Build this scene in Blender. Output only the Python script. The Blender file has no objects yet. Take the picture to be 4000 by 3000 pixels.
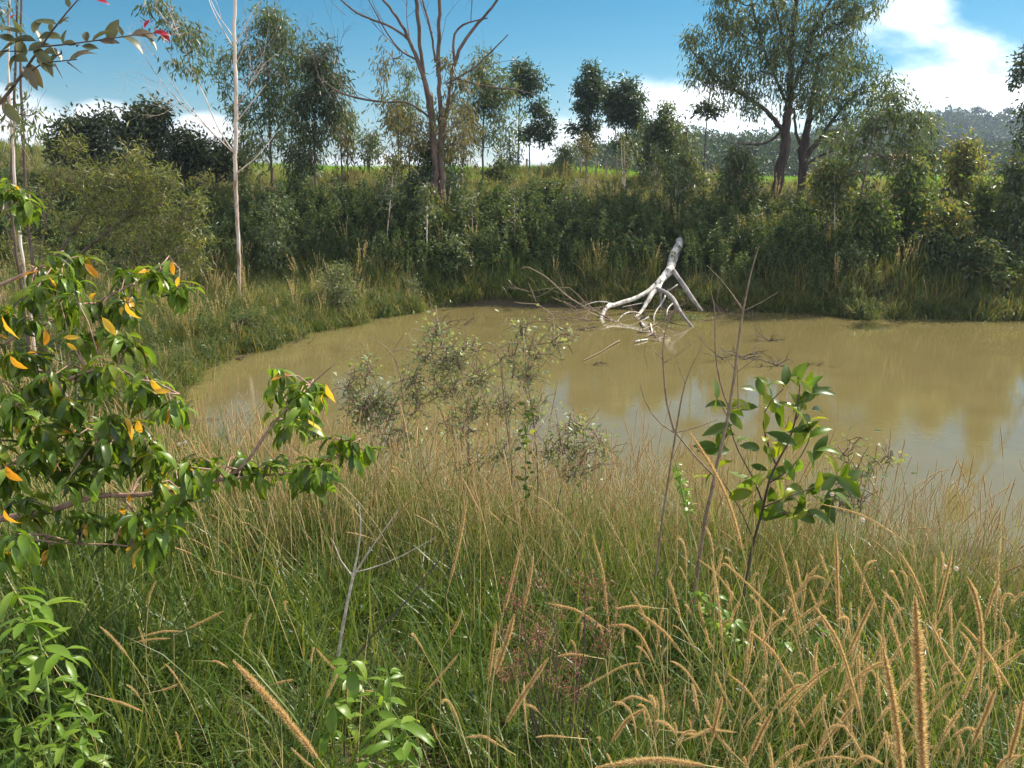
import bpy, math, random
import numpy as np
from mathutils import Vector, Matrix

# ---------------------------------------------------------------- camera, sky, sun, exposure
random.seed(7)
rng = np.random.default_rng(7)
S = bpy.context.scene
COL = S.collection
CAMZ, PITCH, FPX = 3.2, math.radians(14.6), 3055.0
cam_d = bpy.data.cameras.new("camera")
cam = bpy.data.objects.new("camera", cam_d)
COL.objects.link(cam)
cam.location = (0, 0, CAMZ)
cam.rotation_euler = (math.radians(90) - PITCH, 0, 0)
cam_d.sensor_width = 36.0
cam_d.lens = 36.0 * FPX / 4000.0
cam_d.clip_start = 0.05
cam_d.clip_end = 3000
S.camera = cam

SUN_AZ, SUN_EL = 54.0, 45.0            # degrees right of the view, degrees up
EXPOSURE = 0.93
S.view_settings.view_transform = 'Standard'
S.view_settings.look = 'None'
S.view_settings.exposure = EXPOSURE
S.view_settings.gamma = 1.0
S.view_settings.use_curve_mapping = False


def W(px, py, Y):
    """world point on the ray of photo position (px, py) at distance Y ahead"""
    dx, dy = (px - 2000) / FPX, (1500 - py) / FPX
    c, s = math.cos(PITCH), math.sin(PITCH)
    d = (dx, c + dy * s, -s + dy * c)
    t = Y / d[1]
    return np.array((d[0] * t, Y, CAMZ + d[2] * t))


def WZ(px, py, z):
    dx, dy = (px - 2000) / FPX, (1500 - py) / FPX
    c, s = math.cos(PITCH), math.sin(PITCH)
    d = (dx, c + dy * s, -s + dy * c)
    t = (z - CAMZ) / d[2]
    return np.array((d[0] * t, d[1] * t, z))


def azel(px, py):
    p = W(px, py, 1.0) - np.array((0, 0, CAMZ))
    return math.atan2(p[0], p[1]), math.atan2(p[2], math.hypot(p[0], p[1]))


def N(nt, typ, **kw):
    n = nt.nodes.new(typ)
    for k, v in kw.items():
        if k == 'ins':
            for kk, vv in v.items():
                n.inputs[kk].default_value = vv
        else:
            setattr(n, k, v)
    return n


def mth(nt, op, a, b=None, c=None, clamp=False):
    n = nt.nodes.new('ShaderNodeMath')
    n.operation = op
    n.use_clamp = clamp
    for i, v in enumerate((a, b, c)):
        if v is None:
            continue
        if isinstance(v, (int, float)):
            n.inputs[i].default_value = v
        else:
            nt.links.new(v, n.inputs[i])
    return n.outputs[0]


world = bpy.data.worlds.new("World")
S.world = world
world.use_nodes = True
nt = world.node_tree
nt.nodes.clear()
sky = N(nt, 'ShaderNodeTexSky', sky_type='NISHITA', sun_disc=False, sun_elevation=math.radians(SUN_EL),
        sun_rotation=math.radians(SUN_AZ), air_density=1.0, dust_density=0.15, ozone_density=3.0, altitude=900)
tc = N(nt, 'ShaderNodeTexCoord')
sep = N(nt, 'ShaderNodeSeparateXYZ')
nt.links.new(tc.outputs['Generated'], sep.inputs[0])
az = mth(nt, 'ARCTAN2', sep.outputs[0], sep.outputs[1])
el = mth(nt, 'ARCSINE', sep.outputs[2])
comb = N(nt, 'ShaderNodeCombineXYZ')
nt.links.new(az, comb.inputs[0])
nt.links.new(mth(nt, 'MULTIPLY', el, 1.9), comb.inputs[1])
noi = N(nt, 'ShaderNodeTexNoise', ins={'Scale': 5.0, 'Detail': 9.0, 'Roughness': 0.56, 'Distortion': 0.25})
nt.links.new(comb.outputs[0], noi.inputs['Vector'])
noi2 = N(nt, 'ShaderNodeTexNoise', ins={'Scale': 2.2, 'Detail': 3.0})
nt.links.new(comb.outputs[0], noi2.inputs['Vector'])


def ell(px, py, rx, ry, k=1.0):
    a0, e0 = azel(px, py)
    q = mth(nt, 'ADD', mth(nt, 'POWER', mth(nt, 'DIVIDE', mth(nt, 'SUBTRACT', az, a0), rx / FPX), 2),
            mth(nt, 'POWER', mth(nt, 'DIVIDE', mth(nt, 'SUBTRACT', el, e0), ry / FPX), 2))
    return mth(nt, 'MULTIPLY', mth(nt, 'SUBTRACT', 1.0, q), k)


cl = None
for e in ((4150, 400, 780, 215, 1.0), (2800, 410, 560, 150, .85), (2280, 600, 430, 160, 1.1), (3560, 45, 140, 60, .3),
          (3420, 260, 240, 120, .1), (20, 540, 270, 190, 1.7), (410, 460, 140, 70, 1.3), (790, 530, 150, 80, 1.2),
          (2450, 540, 600, 80, .5), (1700, 640, 600, 40, .5)):
    v = ell(*e)
    cl = v if cl is None else mth(nt, 'MAXIMUM', cl, v)
# the rest of the sky carries on with the same broken cloud, thicker towards the horizon
gen = mth(nt, 'SUBTRACT', mth(nt, 'MULTIPLY', noi2.outputs[0], 2.6), mth(nt, 'ADD', .30, mth(nt, 'MULTIPLY', el, .7)))
out_l = mth(nt, 'MULTIPLY', mth(nt, 'SUBTRACT', mth(nt, 'ABSOLUTE', az), 0.66), 4.0, clamp=True)
out_u = mth(nt, 'MULTIPLY', mth(nt, 'SUBTRACT', el, 0.27), 4.0, clamp=True)
genm = mth(nt, 'ADD', mth(nt, 'MULTIPLY', mth(nt, 'MAXIMUM', out_l, out_u), mth(nt, 'ADD', gen, 1.0)), -1.0)
cl = mth(nt, 'MAXIMUM', cl, genm)
cl = mth(nt, 'MAXIMUM', cl, -1.0)
den = mth(nt, 'ADD', cl, mth(nt, 'MULTIPLY', mth(nt, 'SUBTRACT', noi.outputs[0], 0.5), 3.4))
mr = N(nt, 'ShaderNodeMapRange', interpolation_type='SMOOTHSTEP', ins={1: 0.0, 2: 1.15})
nt.links.new(den, mr.inputs[0])
hs = N(nt, 'ShaderNodeHueSaturation', ins={'Saturation': 1.5, 'Value': .80, 'Hue': 0.478})
nt.links.new(sky.outputs[0], hs.inputs['Color'])
mix = N(nt, 'ShaderNodeMixRGB')
nt.links.new(mr.outputs[0], mix.inputs[0])
nt.links.new(hs.outputs[0], mix.inputs[1])
cgain = mth(nt, 'ADD', 13.0, mth(nt, 'MULTIPLY', mth(nt, 'ADD', az, .25, clamp=True), 11.0))   # clouds brighten towards the sun
ccol = N(nt, 'ShaderNodeCombineXYZ')
nt.links.new(cgain, ccol.inputs[0])
nt.links.new(mth(nt, 'MULTIPLY', cgain, 1.02), ccol.inputs[1])
nt.links.new(mth(nt, 'MULTIPLY', cgain, 1.07), ccol.inputs[2])
nt.links.new(ccol.outputs[0], mix.inputs[2])
bg = N(nt, 'ShaderNodeBackground', ins={'Strength': 0.061})
wo = N(nt, 'ShaderNodeOutputWorld')
nt.links.new(mix.outputs[0], bg.inputs[0])
nt.links.new(bg.outputs[0], wo.inputs[0])

sun_d = bpy.data.lights.new("sun", 'SUN')
sun = bpy.data.objects.new("sun", sun_d)
COL.objects.link(sun)
sun_d.energy = 5.0
sun_d.angle = math.radians(0.53)
sun_d.color = (1.0, 0.93, 0.80)
sa, se = math.radians(SUN_AZ), math.radians(SUN_EL)
SUNV = Vector((math.sin(sa) * math.cos(se), math.cos(sa) * math.cos(se), math.sin(se)))
sun.rotation_euler = SUNV.to_track_quat('Z', 'Y').to_euler()
sun.location = (30, 10, 30)


# ---------------------------------------------------------------- helpers: objects
def tag(o, label=None, cat=None, group=None, kind=None):
    if label: o['label'] = label
    if cat: o['category'] = cat
    if group: o['group'] = group
    if kind: o['kind'] = kind
    return o


def thing(name, label, cat, loc, group=None, rot=None, scale=None):
    o = bpy.data.objects.new(name, None)
    o.location = [float(v) for v in loc]
    if rot: o.rotation_euler = rot
    if scale: o.scale = scale if hasattr(scale, '__len__') else (scale,) * 3
    o.empty_display_size = 0.2
    COL.objects.link(o)
    return tag(o, label, cat, group)


def attach(o, root):
    o.parent = root
    o.matrix_parent_inverse = Matrix.Translation(-Vector(root.location))


def dup(root, loc, rz=0.0, sc=1.0, label=None, group=None, tilt=0.0):
    r = root.copy()
    COL.objects.link(r)
    r.location = [float(v) for v in loc]
    r.rotation_euler = (tilt, 0, rz)
    r.scale = (sc,) * 3
    if label: r['label'] = label
    if group: r['group'] = group
    for ch in CH[root.name]:
        c = ch.copy()
        COL.objects.link(c)
        c.parent = r
    return r


CH = {}


class MB:
    """collects tubes and leaves as ONE mesh"""
    def __init__(self):
        self.V, self.Q, self.T, self.qm, self.tm, self.t = [], [], [], [], [], []
        self.n = 0

    def add(self, V, Q=None, T=None, m=0, tint=0.5):
        V = np.asarray(V, dtype=np.float32).reshape(-1, 3)
        k = len(V)
        self.V.append(V)
        self.t.append(np.broadcast_to(np.asarray(tint, dtype=np.float32), (k,)).copy())
        if Q is not None and len(Q):
            self.Q.append(np.asarray(Q, dtype=np.int64) + self.n)
            self.qm.append(np.full(len(Q), m, dtype=np.int32))
        if T is not None and len(T):
            self.T.append(np.asarray(T, dtype=np.int64) + self.n)
            self.tm.append(np.full(len(T), m, dtype=np.int32))
        self.n += k

    def tube(self, P, R, sides=5, m=0, tint=0.5, cap=False):
        P = np.asarray(P, dtype=float)
        n = len(P)
        R = np.broadcast_to(np.asarray(R, dtype=float), (n,))
        Tn = np.gradient(P, axis=0)
        Tn /= np.linalg.norm(Tn, axis=1)[:, None] + 1e-9
        ref = np.array((0.31, 0.52, 0.79)) if abs(Tn[0][2]) < .8 else np.array((1.0, 0.1, 0.05))
        A = np.cross(Tn, ref)
        A /= np.linalg.norm(A, axis=1)[:, None] + 1e-9
        for i in range(1, n):
            a = A[i - 1] - Tn[i] * np.dot(A[i - 1], Tn[i])
            l = np.linalg.norm(a)
            if l > 1e-6: A[i] = a / l
        B = np.cross(Tn, A)
        an = np.linspace(0, 2 * np.pi, sides, endpoint=False)
        V = P[:, None, :] + (np.cos(an)[None, :, None] * A[:, None, :] + np.sin(an)[None, :, None] * B[:, None, :]) * R[:, None, None]
        i = np.arange(n - 1)[:, None] * sides
        j = np.arange(sides)[None, :]
        j2 = (j + 1) % sides
        Q = np.stack((i + j, i + j2, i + sides + j2, i + sides + j), axis=-1).reshape(-1, 4)
        V = V.reshape(-1, 3)
        T = None
        if cap:
            V = np.vstack((V, P[0][None], P[-1][None]))
            T = [(k, n * sides, (k + 1) % sides) for k in range(sides)][::-1]
            T += [((n - 1) * sides + k, (n - 1) * sides + (k + 1) % sides, n * sides + 1) for k in range(sides)]
        self.add(V, Q, T, m=m, tint=tint)

    def leaves(self, P, D, L, Wd, tint=None, fold=0.25, m=0, U=None, droop=0.0):
        """folded two-triangle leaves: P base points, D directions"""
        k = len(P)
        if k == 0: return
        D = D / (np.linalg.norm(D, axis=1)[:, None] + 1e-9)
        if U is None: U = rng.normal(size=(k, 3))
        A = np.cross(D, U)
        A /= np.linalg.norm(A, axis=1)[:, None] + 1e-9
        Nn = np.cross(A, D)
        L = np.broadcast_to(L, (k,))[:, None]
        Wd = np.broadcast_to(Wd, (k,))[:, None]
        mid = P + D * L * .45 + Nn * Wd * fold
        tip = P + D * L
        tip[:, 2] -= droop * L[:, 0]
        V = np.stack((P, mid + A * Wd * .5, tip, mid - A * Wd * .5), axis=1).reshape(-1, 3)
        b = np.arange(k)[:, None] * 4
        T = np.concatenate((b + np.array((0, 1, 2))[None], b + np.array((0, 2, 3))[None]))
        if tint is None: tint = rng.random(k)
        self.add(V, None, T, m=m, tint=np.repeat(np.broadcast_to(tint, (k,)), 4))

    def blades(self, P, az, lean, L, Wd, bend, seg=4, tint=None, m=0, flat=0.0):
        """grass blades: curved tapered strips, vectorised"""
        k = len(P)
        t = np.linspace(0, 1, seg + 1)
        dirh = np.stack((np.cos(az), np.sin(az), 0 * az), axis=1)
        side0 = az + np.pi / 2 + rng.normal(0, .6, k)
        side = np.stack((np.cos(side0), np.sin(side0), 0 * az), axis=1)
        ang = lean[:, None] + bend[:, None] * t[None, :] ** 1.4
        ds = (L / seg)[:, None]
        hx = np.cumsum(np.sin(ang) * ds, axis=1) - np.sin(ang[:, :1]) * ds
        hz = np.cumsum(np.cos(ang) * ds, axis=1) - np.cos(ang[:, :1]) * ds
        C = P[:, None, :] + dirh[:, None, :] * hx[:, :, None]
        C[:, :, 2] += hz
        w = (1 - t ** 2.2)[None, :] * Wd[:, None] * .5 + Wd[:, None] * .03
        Lf = C - side[:, None, :] * w[:, :, None]
        Rt = C + side[:, None, :] * w[:, :, None]
        V = np.stack((Lf, Rt), axis=2).reshape(-1, 3)
        b = (np.arange(k) * (seg + 1) * 2)[:, None] + (np.arange(seg) * 2)[None, :]
        Q = np.stack((b, b + 1, b + 3, b + 2), axis=-1).reshape(-1, 4)
        if tint is None: tint = rng.random(k)
        self.add(V, Q, None, m=m, tint=np.repeat(tint, (seg + 1) * 2))

    def mesh(self, name, mats, smooth=True):
        me = bpy.data.meshes.new(name)
        V = np.concatenate(self.V)
        nq = sum(len(q) for q in self.Q)
        ntr = sum(len(q) for q in self.T)
        me.vertices.add(len(V))
        me.vertices.foreach_set('co', V.ravel())
        lp, st, mi = [], [], []
        if nq:
            lp.append(np.concatenate(self.Q).ravel()); mi.append(np.concatenate(self.qm))
        if ntr:
            lp.append(np.concatenate(self.T).ravel()); mi.append(np.concatenate(self.tm))
        lp = np.concatenate(lp).astype(np.int32)
        me.loops.add(len(lp))
        me.loops.foreach_set('vertex_index', lp)
        me.polygons.add(nq + ntr)
        st = np.concatenate((np.arange(nq) * 4, nq * 4 + np.arange(ntr) * 3)).astype(np.int32)
        me.polygons.foreach_set('loop_start', st)
        me.polygons.foreach_set('material_index', np.concatenate(mi).astype(np.int32))
        a = me.attributes.new('tint', 'FLOAT', 'POINT')
        a.data.foreach_set('value', np.concatenate(self.t))
        for mm in mats: me.materials.append(mm)
        me.update(calc_edges=True)
        if smooth: me.polygons.foreach_set('use_smooth', np.ones(nq + ntr, dtype=bool))
        return me

    def build(self, name, mats, parent=None, link=True, smooth=True):
        if not isinstance(mats, (list, tuple)): mats = [mats]
        o = bpy.data.objects.new(name, self.mesh(name, mats, smooth))
        if link: COL.objects.link(o)
        if parent is not None: attach(o, parent)
        return o


# ---------------------------------------------------------------- materials
def new_mat(name):
    m = bpy.data.materials.new(name)
    m.use_nodes = True
    m.node_tree.nodes.clear()
    return m, m.node_tree


def ramp(nt, fac, stops):
    r = N(nt, 'ShaderNodeValToRGB')
    el_ = r.color_ramp.elements
    while len(el_) < len(stops): el_.new(0.5)
    for e, (p, c) in zip(el_, stops):
        e.position = p
        e.color = (*c, 1)
    nt.links.new(fac, r.inputs[0])
    return r.outputs[0]


def leafmat(name, stops, trans=0.4, rough=0.5, spec=0.35, tgain=(1.5, 1.35, .6), noise=0.0, nscale=60.0):
    m, nt = new_mat(name)
    at = N(nt, 'ShaderNodeAttribute', attribute_name='tint')
    oi = N(nt, 'ShaderNodeObjectInfo')
    f = mth(nt, 'FRACT', mth(nt, 'ADD', at.outputs['Fac'], mth(nt, 'MULTIPLY', oi.outputs['Random'], .999)))
    if len(stops[0]) == 3:
        stops = [(i / (len(stops) - 1), c) for i, c in enumerate(stops)]
    c = ramp(nt, f, stops)
    if noise:
        tcn = N(nt, 'ShaderNodeTexCoord')
        no = N(nt, 'ShaderNodeTexNoise', ins={'Scale': nscale, 'Detail': 3.0})
        nt.links.new(tcn.outputs['Object'], no.inputs['Vector'])
        hsv = N(nt, 'ShaderNodeHueSaturation')
        nt.links.new(c, hsv.inputs['Color'])
        nt.links.new(mth(nt, 'ADD', 1 - noise * .5 - .0, mth(nt, 'MULTIPLY', no.outputs[0], noise)), hsv.inputs['Value'])
        c = hsv.outputs[0]
    pr = N(nt, 'ShaderNodeBsdfPrincipled', ins={'Roughness': rough, 'Specular IOR Level': spec})
    nt.links.new(c, pr.inputs['Base Color'])
    tr = N(nt, 'ShaderNodeBsdfTranslucent')
    mc = N(nt, 'ShaderNodeMixRGB', blend_type='MULTIPLY', ins={0: 1.0, 2: (*tgain, 1)})
    nt.links.new(c, mc.inputs[1])
    nt.links.new(mc.outputs[0], tr.inputs[0])
    mx = N(nt, 'ShaderNodeMixShader', ins={0: trans})
    nt.links.new(pr.outputs[0], mx.inputs[1])
    nt.links.new(tr.outputs[0], mx.inputs[2])
    o = N(nt, 'ShaderNodeOutputMaterial')
    nt.links.new(mx.outputs[0], o.inputs[0])
    return m


def barkmat(name, c1, c2, scale=6.0, stretch=(1, 1, .25), rough=.85, bump=.3, c3=None):
    m, nt = new_mat(name)
    tcn = N(nt, 'ShaderNodeTexCoord')
    mp = N(nt, 'ShaderNodeMapping', ins={'Scale': stretch})
    nt.links.new(tcn.outputs['Object'], mp.inputs[0])
    no = N(nt, 'ShaderNodeTexNoise', ins={'Scale': scale, 'Detail': 7.0, 'Roughness': .65})
    nt.links.new(mp.outputs[0], no.inputs['Vector'])
    st = [(0.36, c1), (0.62, c2)] if c3 is None else [(0.36, c1), (0.47, c2), (0.64, c3)]
    c = ramp(nt, no.outputs[0], st)
    pr = N(nt, 'ShaderNodeBsdfPrincipled', ins={'Roughness': rough, 'Specular IOR Level': .2})
    nt.links.new(c, pr.inputs['Base Color'])
    bu = N(nt, 'ShaderNodeBump', ins={'Strength': bump, 'Distance': .02})
    nt.links.new(no.outputs[0], bu.inputs['Height'])
    nt.links.new(bu.outputs[0], pr.inputs['Normal'])
    o = N(nt, 'ShaderNodeOutputMaterial')
    nt.links.new(pr.outputs[0], o.inputs[0])
    return m


M = {}
M['euc'] = leafmat('eucalyptus_leaf', [(0.058, 0.096, 0.032), (0.096, 0.134, 0.045), (0.07, 0.109, 0.058), (0.154, 0.166, 0.058)], .42, .42, .5)
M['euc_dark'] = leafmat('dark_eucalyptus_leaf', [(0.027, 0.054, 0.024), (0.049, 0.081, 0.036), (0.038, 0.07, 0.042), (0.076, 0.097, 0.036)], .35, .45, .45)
M['euc_bright'] = leafmat('young_eucalyptus_leaf', [(0.063, 0.117, 0.027), (0.117, 0.18, 0.041), (0.09, 0.144, 0.045), (0.189, 0.216, 0.054), (0.216, 0.135, 0.054)], .5, .4, .5)
M['euc_brown'] = leafmat('olive_brown_leaf', [(0.081, 0.092, 0.035), (0.15, 0.138, 0.052), (0.103, 0.103, 0.052), (0.196, 0.161, 0.069)], .42, .5, .4)
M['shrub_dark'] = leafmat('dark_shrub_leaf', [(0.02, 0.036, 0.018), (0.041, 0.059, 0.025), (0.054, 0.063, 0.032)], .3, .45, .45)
M['weed'] = leafmat('bank_weed_leaf', [(0.037, 0.072, 0.02), (0.064, 0.108, 0.03), (0.048, 0.088, 0.03), (0.107, 0.139, 0.044), (0.129, 0.113, 0.055)], .42, .5, .4)
M['weed_pale'] = leafmat('pale_weed_leaf', [(0.092, 0.133, 0.051), (0.143, 0.173, 0.071), (0.122, 0.163, 0.082)], .4, .5, .45)
M['willow'] = leafmat('narrow_yellow_green_leaf', [(.09, .13, .03), (.16, .20, .05), (.12, .15, .05), (.30, .29, .07)], .45, .4, .5)
M['grass'] = leafmat('green_grass_blade', [(0.045, 0.093, 0.013), (0.076, 0.137, 0.021), (0.064, 0.113, 0.028), (0.144, 0.177, 0.034), (0.068, 0.129, 0.03), (0.196, 0.217, 0.055)], .42, .38, .35)
M['grass_far'] = leafmat('bank_grass_blade', [(0.059, 0.098, 0.02), (0.108, 0.151, 0.029), (0.156, 0.167, 0.048), (0.235, 0.185, 0.078)], .45, .5, .3)
M['grass_dry'] = leafmat('dry_grass_blade', [(.46, .36, .17), (.58, .46, .24), (.36, .32, .13), (.52, .38, .18)], .4, .6, .25, (1.15, 1.08, .85))
M['straw'] = leafmat('straw_stem', [(.52, .42, .20), (.60, .49, .26), (.42, .38, .14), (.34, .36, .11)], .3, .5, .3, (1.15, 1.08, .85))
M['seed'] = leafmat('seed_bristle', [(.62, .45, .20), (.72, .56, .29), (.55, .37, .15), (.70, .58, .36)], .45, .6, .25, (1.12, 1.06, .9))
M['seedcore'] = leafmat('seed_spike_core', [(.40, .26, .12), (.48, .33, .17)], .2, .7, .2)
M['peach'] = leafmat('peach_leaf', [(0.032, 0.058, 0.007), (0.046, 0.079, 0.009), (0.081, 0.117, 0.011), (0.138, 0.168, 0.015)], .32, .34, .38, (2.6, 2.6, .8), .7, 55)
M['peach_yellow'] = leafmat('yellowed_peach_leaf', [(.66, .36, .03), (.74, .48, .04), (.56, .22, .02)], .45, .4, .45, (1.2, 1.0, .8), .9, 45)
M['young'] = leafmat('fresh_green_leaf', [(0.102, 0.187, 0.017), (0.136, 0.23, 0.025), (0.187, 0.272, 0.038)], .45, .38, .45, (1.6, 1.5, .7), .2)
M['broad'] = leafmat('glossy_broad_leaf', [(0.043, 0.081, 0.009), (0.054, 0.095, 0.011), (0.086, 0.132, 0.012), (0.259, 0.284, 0.023)], .32, .36, .32, (2.4, 2.3, .8), .5, 40)
M['thorn'] = leafmat('dull_olive_leaf', [(.10, .11, .05), (.13, .13, .06), (.09, .09, .05), (.14, .10, .07)], .32, .42, .45, (1.3, 1.3, .7), .3)
M['red'] = leafmat('crimson_leaf', [(.42, .03, .05), (.34, .02, .04)], .45, .4, .45, (1.3, 1, 1))
M['silver'] = leafmat('grey_green_tiny_leaf', [(.15, .21, .09), (.22, .28, .13), (.28, .33, .18), (.18, .22, .08)], .4, .45, .5)
M['duck'] = leafmat('reddish_dry_flower', [(.20, .09, .06), (.28, .13, .09), (.15, .08, .05)], .3, .7, .2, (1.3, 1, 1))
M['white'] = leafmat('white_petal', [(.75, .75, .72), (.8, .8, .78)], .3, .6, .2, (1, 1, 1))
M['crop'] = leafmat('field_crop', [(.10, .22, .03), (.14, .28, .04), (.18, .30, .05)], .5, .5, .3)
M['bark_white'] = barkmat('smooth_white_bark', (.22, .14, .10), (.50, .40, .33), 6, (1, 1, .3), .75, .2, (.62, .56, .50))
M['bark_grey'] = barkmat('grey_brown_bark', (.075, .055, .045), (.17, .13, .105), 7, (1, 1, .2), .9, .6)
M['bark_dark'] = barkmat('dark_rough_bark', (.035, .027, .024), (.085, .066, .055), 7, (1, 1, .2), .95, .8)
M['bark_red'] = barkmat('red_brown_bark', (.065, .045, .038), (.15, .105, .085), 6, (1, 1, .3), .85, .4)
M['twig'] = barkmat('thin_brown_twig', (.14, .10, .07), (.27, .20, .14), 30, (1, 1, 1), .8, .1)
M['twig_dark'] = barkmat('dark_twig', (.06, .045, .04), (.12, .09, .075), 30, (1, 1, 1), .8, .1)
M['twig_pink'] = barkmat('pinkish_peach_bark', (.20, .12, .09), (.40, .26, .20), 45, (1, 1, 1), .75, .3)
M['stem_green'] = barkmat('green_stem', (.12, .19, .05), (.18, .26, .07), 30, (1, 1, 1), .6, .1)
M['log'] = barkmat('bleached_dead_wood', (.10, .08, .07), (.52, .48, .43), 9, (1, .5, .6), .85, .6, (.74, .70, .65))  # dark tone puts stripes of grass shadow, along with cracks, into the wood colour
M['twig_pale'] = barkmat('pale_dead_twig', (.26, .22, .18), (.52, .46, .40), 40, (1, 1, 1), .8, .1)
M['log_grey'] = barkmat('weathered_grey_wood', (.16, .14, .13), (.33, .30, .28), 7, (1, 1, .5), .85, .5)
M['char'] = barkmat('blackened_wood', (.012, .010, .010), (.05, .04, .04), 9, (1, 1, 1), .9, .6)
M['post'] = barkmat('weathered_post_wood', (.20, .16, .12), (.36, .30, .24), 20, (1, 1, .2), .9, .3)


# ---------------------------------------------------------------- ground
SHORE_PX = [(4700, 1262), (4000, 1250), (3600, 1242), (3420, 1240), (3370, 1250), (3300, 1236), (3150, 1224), (3000, 1214), (2700, 1207),
            (2400, 1200), (2000, 1190), (1820, 1190), (1660, 1198), (1600, 1222), (1480, 1240), (1300, 1276), (1160, 1312), (1080, 1352),
            (930, 1385), (760, 1440), (700, 1500), (640, 1600), (600, 1700), (680, 1755), (900, 1790), (1100, 1850), (1500, 1930), (2000, 2010),
            (2600, 2080), (3100, 2140), (3400, 2170), (3600, 2210), (4000, 2280), (4500, 2340)]
SH = np.array([WZ(x, y, 0)[:2] for x, y in SHORE_PX])
SH = np.vstack((SH, [(22, 4.5), (30, 9), (30, 16)]))


def shore_sd(x, y):
    """distance to the pond's edge, positive on land"""
    P = np.stack((np.ravel(x), np.ravel(y)), axis=1).astype(float)
    best = np.full(len(P), 1e9)
    ins = np.zeros(len(P), bool)
    for a, b in zip(SH, np.roll(SH, -1, axis=0)):
        ab = b - a
        t = np.clip(((P - a) @ ab) / (ab @ ab), 0, 1)
        best = np.minimum(best, np.linalg.norm(P - a - t[:, None] * ab, axis=1))
        c = (a[1] > P[:, 1]) != (b[1] > P[:, 1])
        with np.errstate(divide='ignore', invalid='ignore'):
            xi = a[0] + (P[:, 1] - a[1]) / (b[1] - a[1] + 1e-12) * (b[0] - a[0])
        ins ^= c & (P[:, 0] < xi)
    wv = .09 * np.sin(3.1 * P[:, 0] + 1.7 * np.sin(2.3 * P[:, 1])) + .07 * np.sin(5.3 * P[:, 1] - 2.0 * P[:, 0] + 1) + .05 * np.sin(7.7 * P[:, 0] + 3 * P[:, 1])
    return (np.where(ins, -best, best) + wv * np.exp(-best / 1.5)).reshape(np.shape(x))


def sst(a, b, x):
    t = np.clip((x - a) / (b - a), 0, 1)
    return t * t * (3 - 2 * t)


def wob(x, y):
    return (np.sin(x * .9 + 1.3 * np.sin(y * .6)) + np.sin(y * 1.1 + 1.7 * np.sin(x * .45 + 2)) + .5 * np.sin(2.3 * x + 1.9 * y)
            + .4 * np.sin(3.7 * y - 2.9 * x + 1))


def height(x, y):
    x = np.asarray(x, float); y = np.asarray(y, float)
    sd = shore_sd(x, y)
    base = np.where(sd > 0, .2 * (1 - np.exp(-np.maximum(sd, 0) / .5)), -.7 * (1 - np.exp(np.minimum(sd, 0) / 1.0)))
    foot = np.interp(x, [-60, -7, -2.5, 2, 6, 11, 16, 60], [22, 21, 20.4, 20.3, 19.6, 18.5, 18.0, 16])
    u = y - foot
    cf = np.interp(x, [-20, 3, 9, 16, 60], [1.03, 1.0, .88, .82, .8])
    far = np.interp(u, [0, .8, 2.5, 4.5, 8, 12, 18, 60, 200, 500], [0, .45, 1.25, 1.85, 2.5, 3.05, 3.35, 3.9, 4.5, 5.0]) * cf
    ns = np.interp(x, [-6, -3, 0, 1.5, 3.5, 9, 20], [8.6, 8.4, 7.2, 6.7, 6.0, 5.6, 4.5])
    near = np.interp(ns - y, [0, .4, 3, 5.5, 7.5, 30], [0, .08, .62, 1.25, 1.5, 1.9])
    left = 1.2 * sst(-8, -22, x) * sst(5, 13, y) * (1 - .8 * sst(30, 45, y))
    h = base + np.maximum(far, near) + left
    h = h + wob(x, y) * (.035 * np.clip(sd / 1.0, 0, 1) + .06 * np.clip((u - 1) / 4, 0, 1)) * np.where(y > 40, .5, 1)
    mud = .0
    for (mx, my, r, a) in MUD:
        mud = np.maximum(mud, a * np.exp(-(((x - mx) / r) ** 2 + ((y - my) / (r * .35)) ** 2)))
    return np.where(sd < .2, np.maximum(h, mud - .055 + 0 * x), h)


MUD = []
for (px, py, r, a) in ((760, 1650, .55, .10), (880, 1630, .4, .085), (1050, 1750, .6, .10), (3650, 2150, .8, .08), (3900, 2180, .7, .08)):
    p = WZ(px, py, 0)
    MUD.append((p[0], p[1], r, a))


def H1(x, y):
    return float(height(np.array([x]), np.array([y]))[0])


def WG(px, py, y0=1.0):
    """where the ray of (px, py) meets the ground"""
    Y = y0
    ys = np.concatenate((np.arange(y0, 10, .03), np.arange(10, 45, .08), np.arange(45, 400, 1.0)))
    P = np.array([W(px, py, yy) for yy in ys])
    hh = height(P[:, 0], P[:, 1])
    k = np.argmax(P[:, 2] < hh)
    if P[k, 2] >= hh[k]: k = len(ys) - 1
    p = P[k].copy()
    p[2] = hh[k]
    return p


# warped grid: fine near the pond, coarse to the horizon
gx = np.concatenate((-np.geomspace(700, 26, 22), np.arange(-25, 25.01, .3), np.geomspace(26, 700, 22)))
gy = np.concatenate((np.arange(-40, -2, 4.0), np.arange(-2, 40, .3), np.geomspace(40.5, 1100, 34)))
GX, GY = np.meshgrid(gx, gy)
GZ = height(GX, GY)
nx, ny = len(gx), len(gy)
g = MB()
ii = (np.arange(ny - 1)[:, None] * nx + np.arange(nx - 1)[None]).ravel()
g.add(np.stack((GX, GY, GZ), -1).reshape(-1, 3), np.stack((ii, ii + 1, ii + nx + 1, ii + nx), 1))

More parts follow.
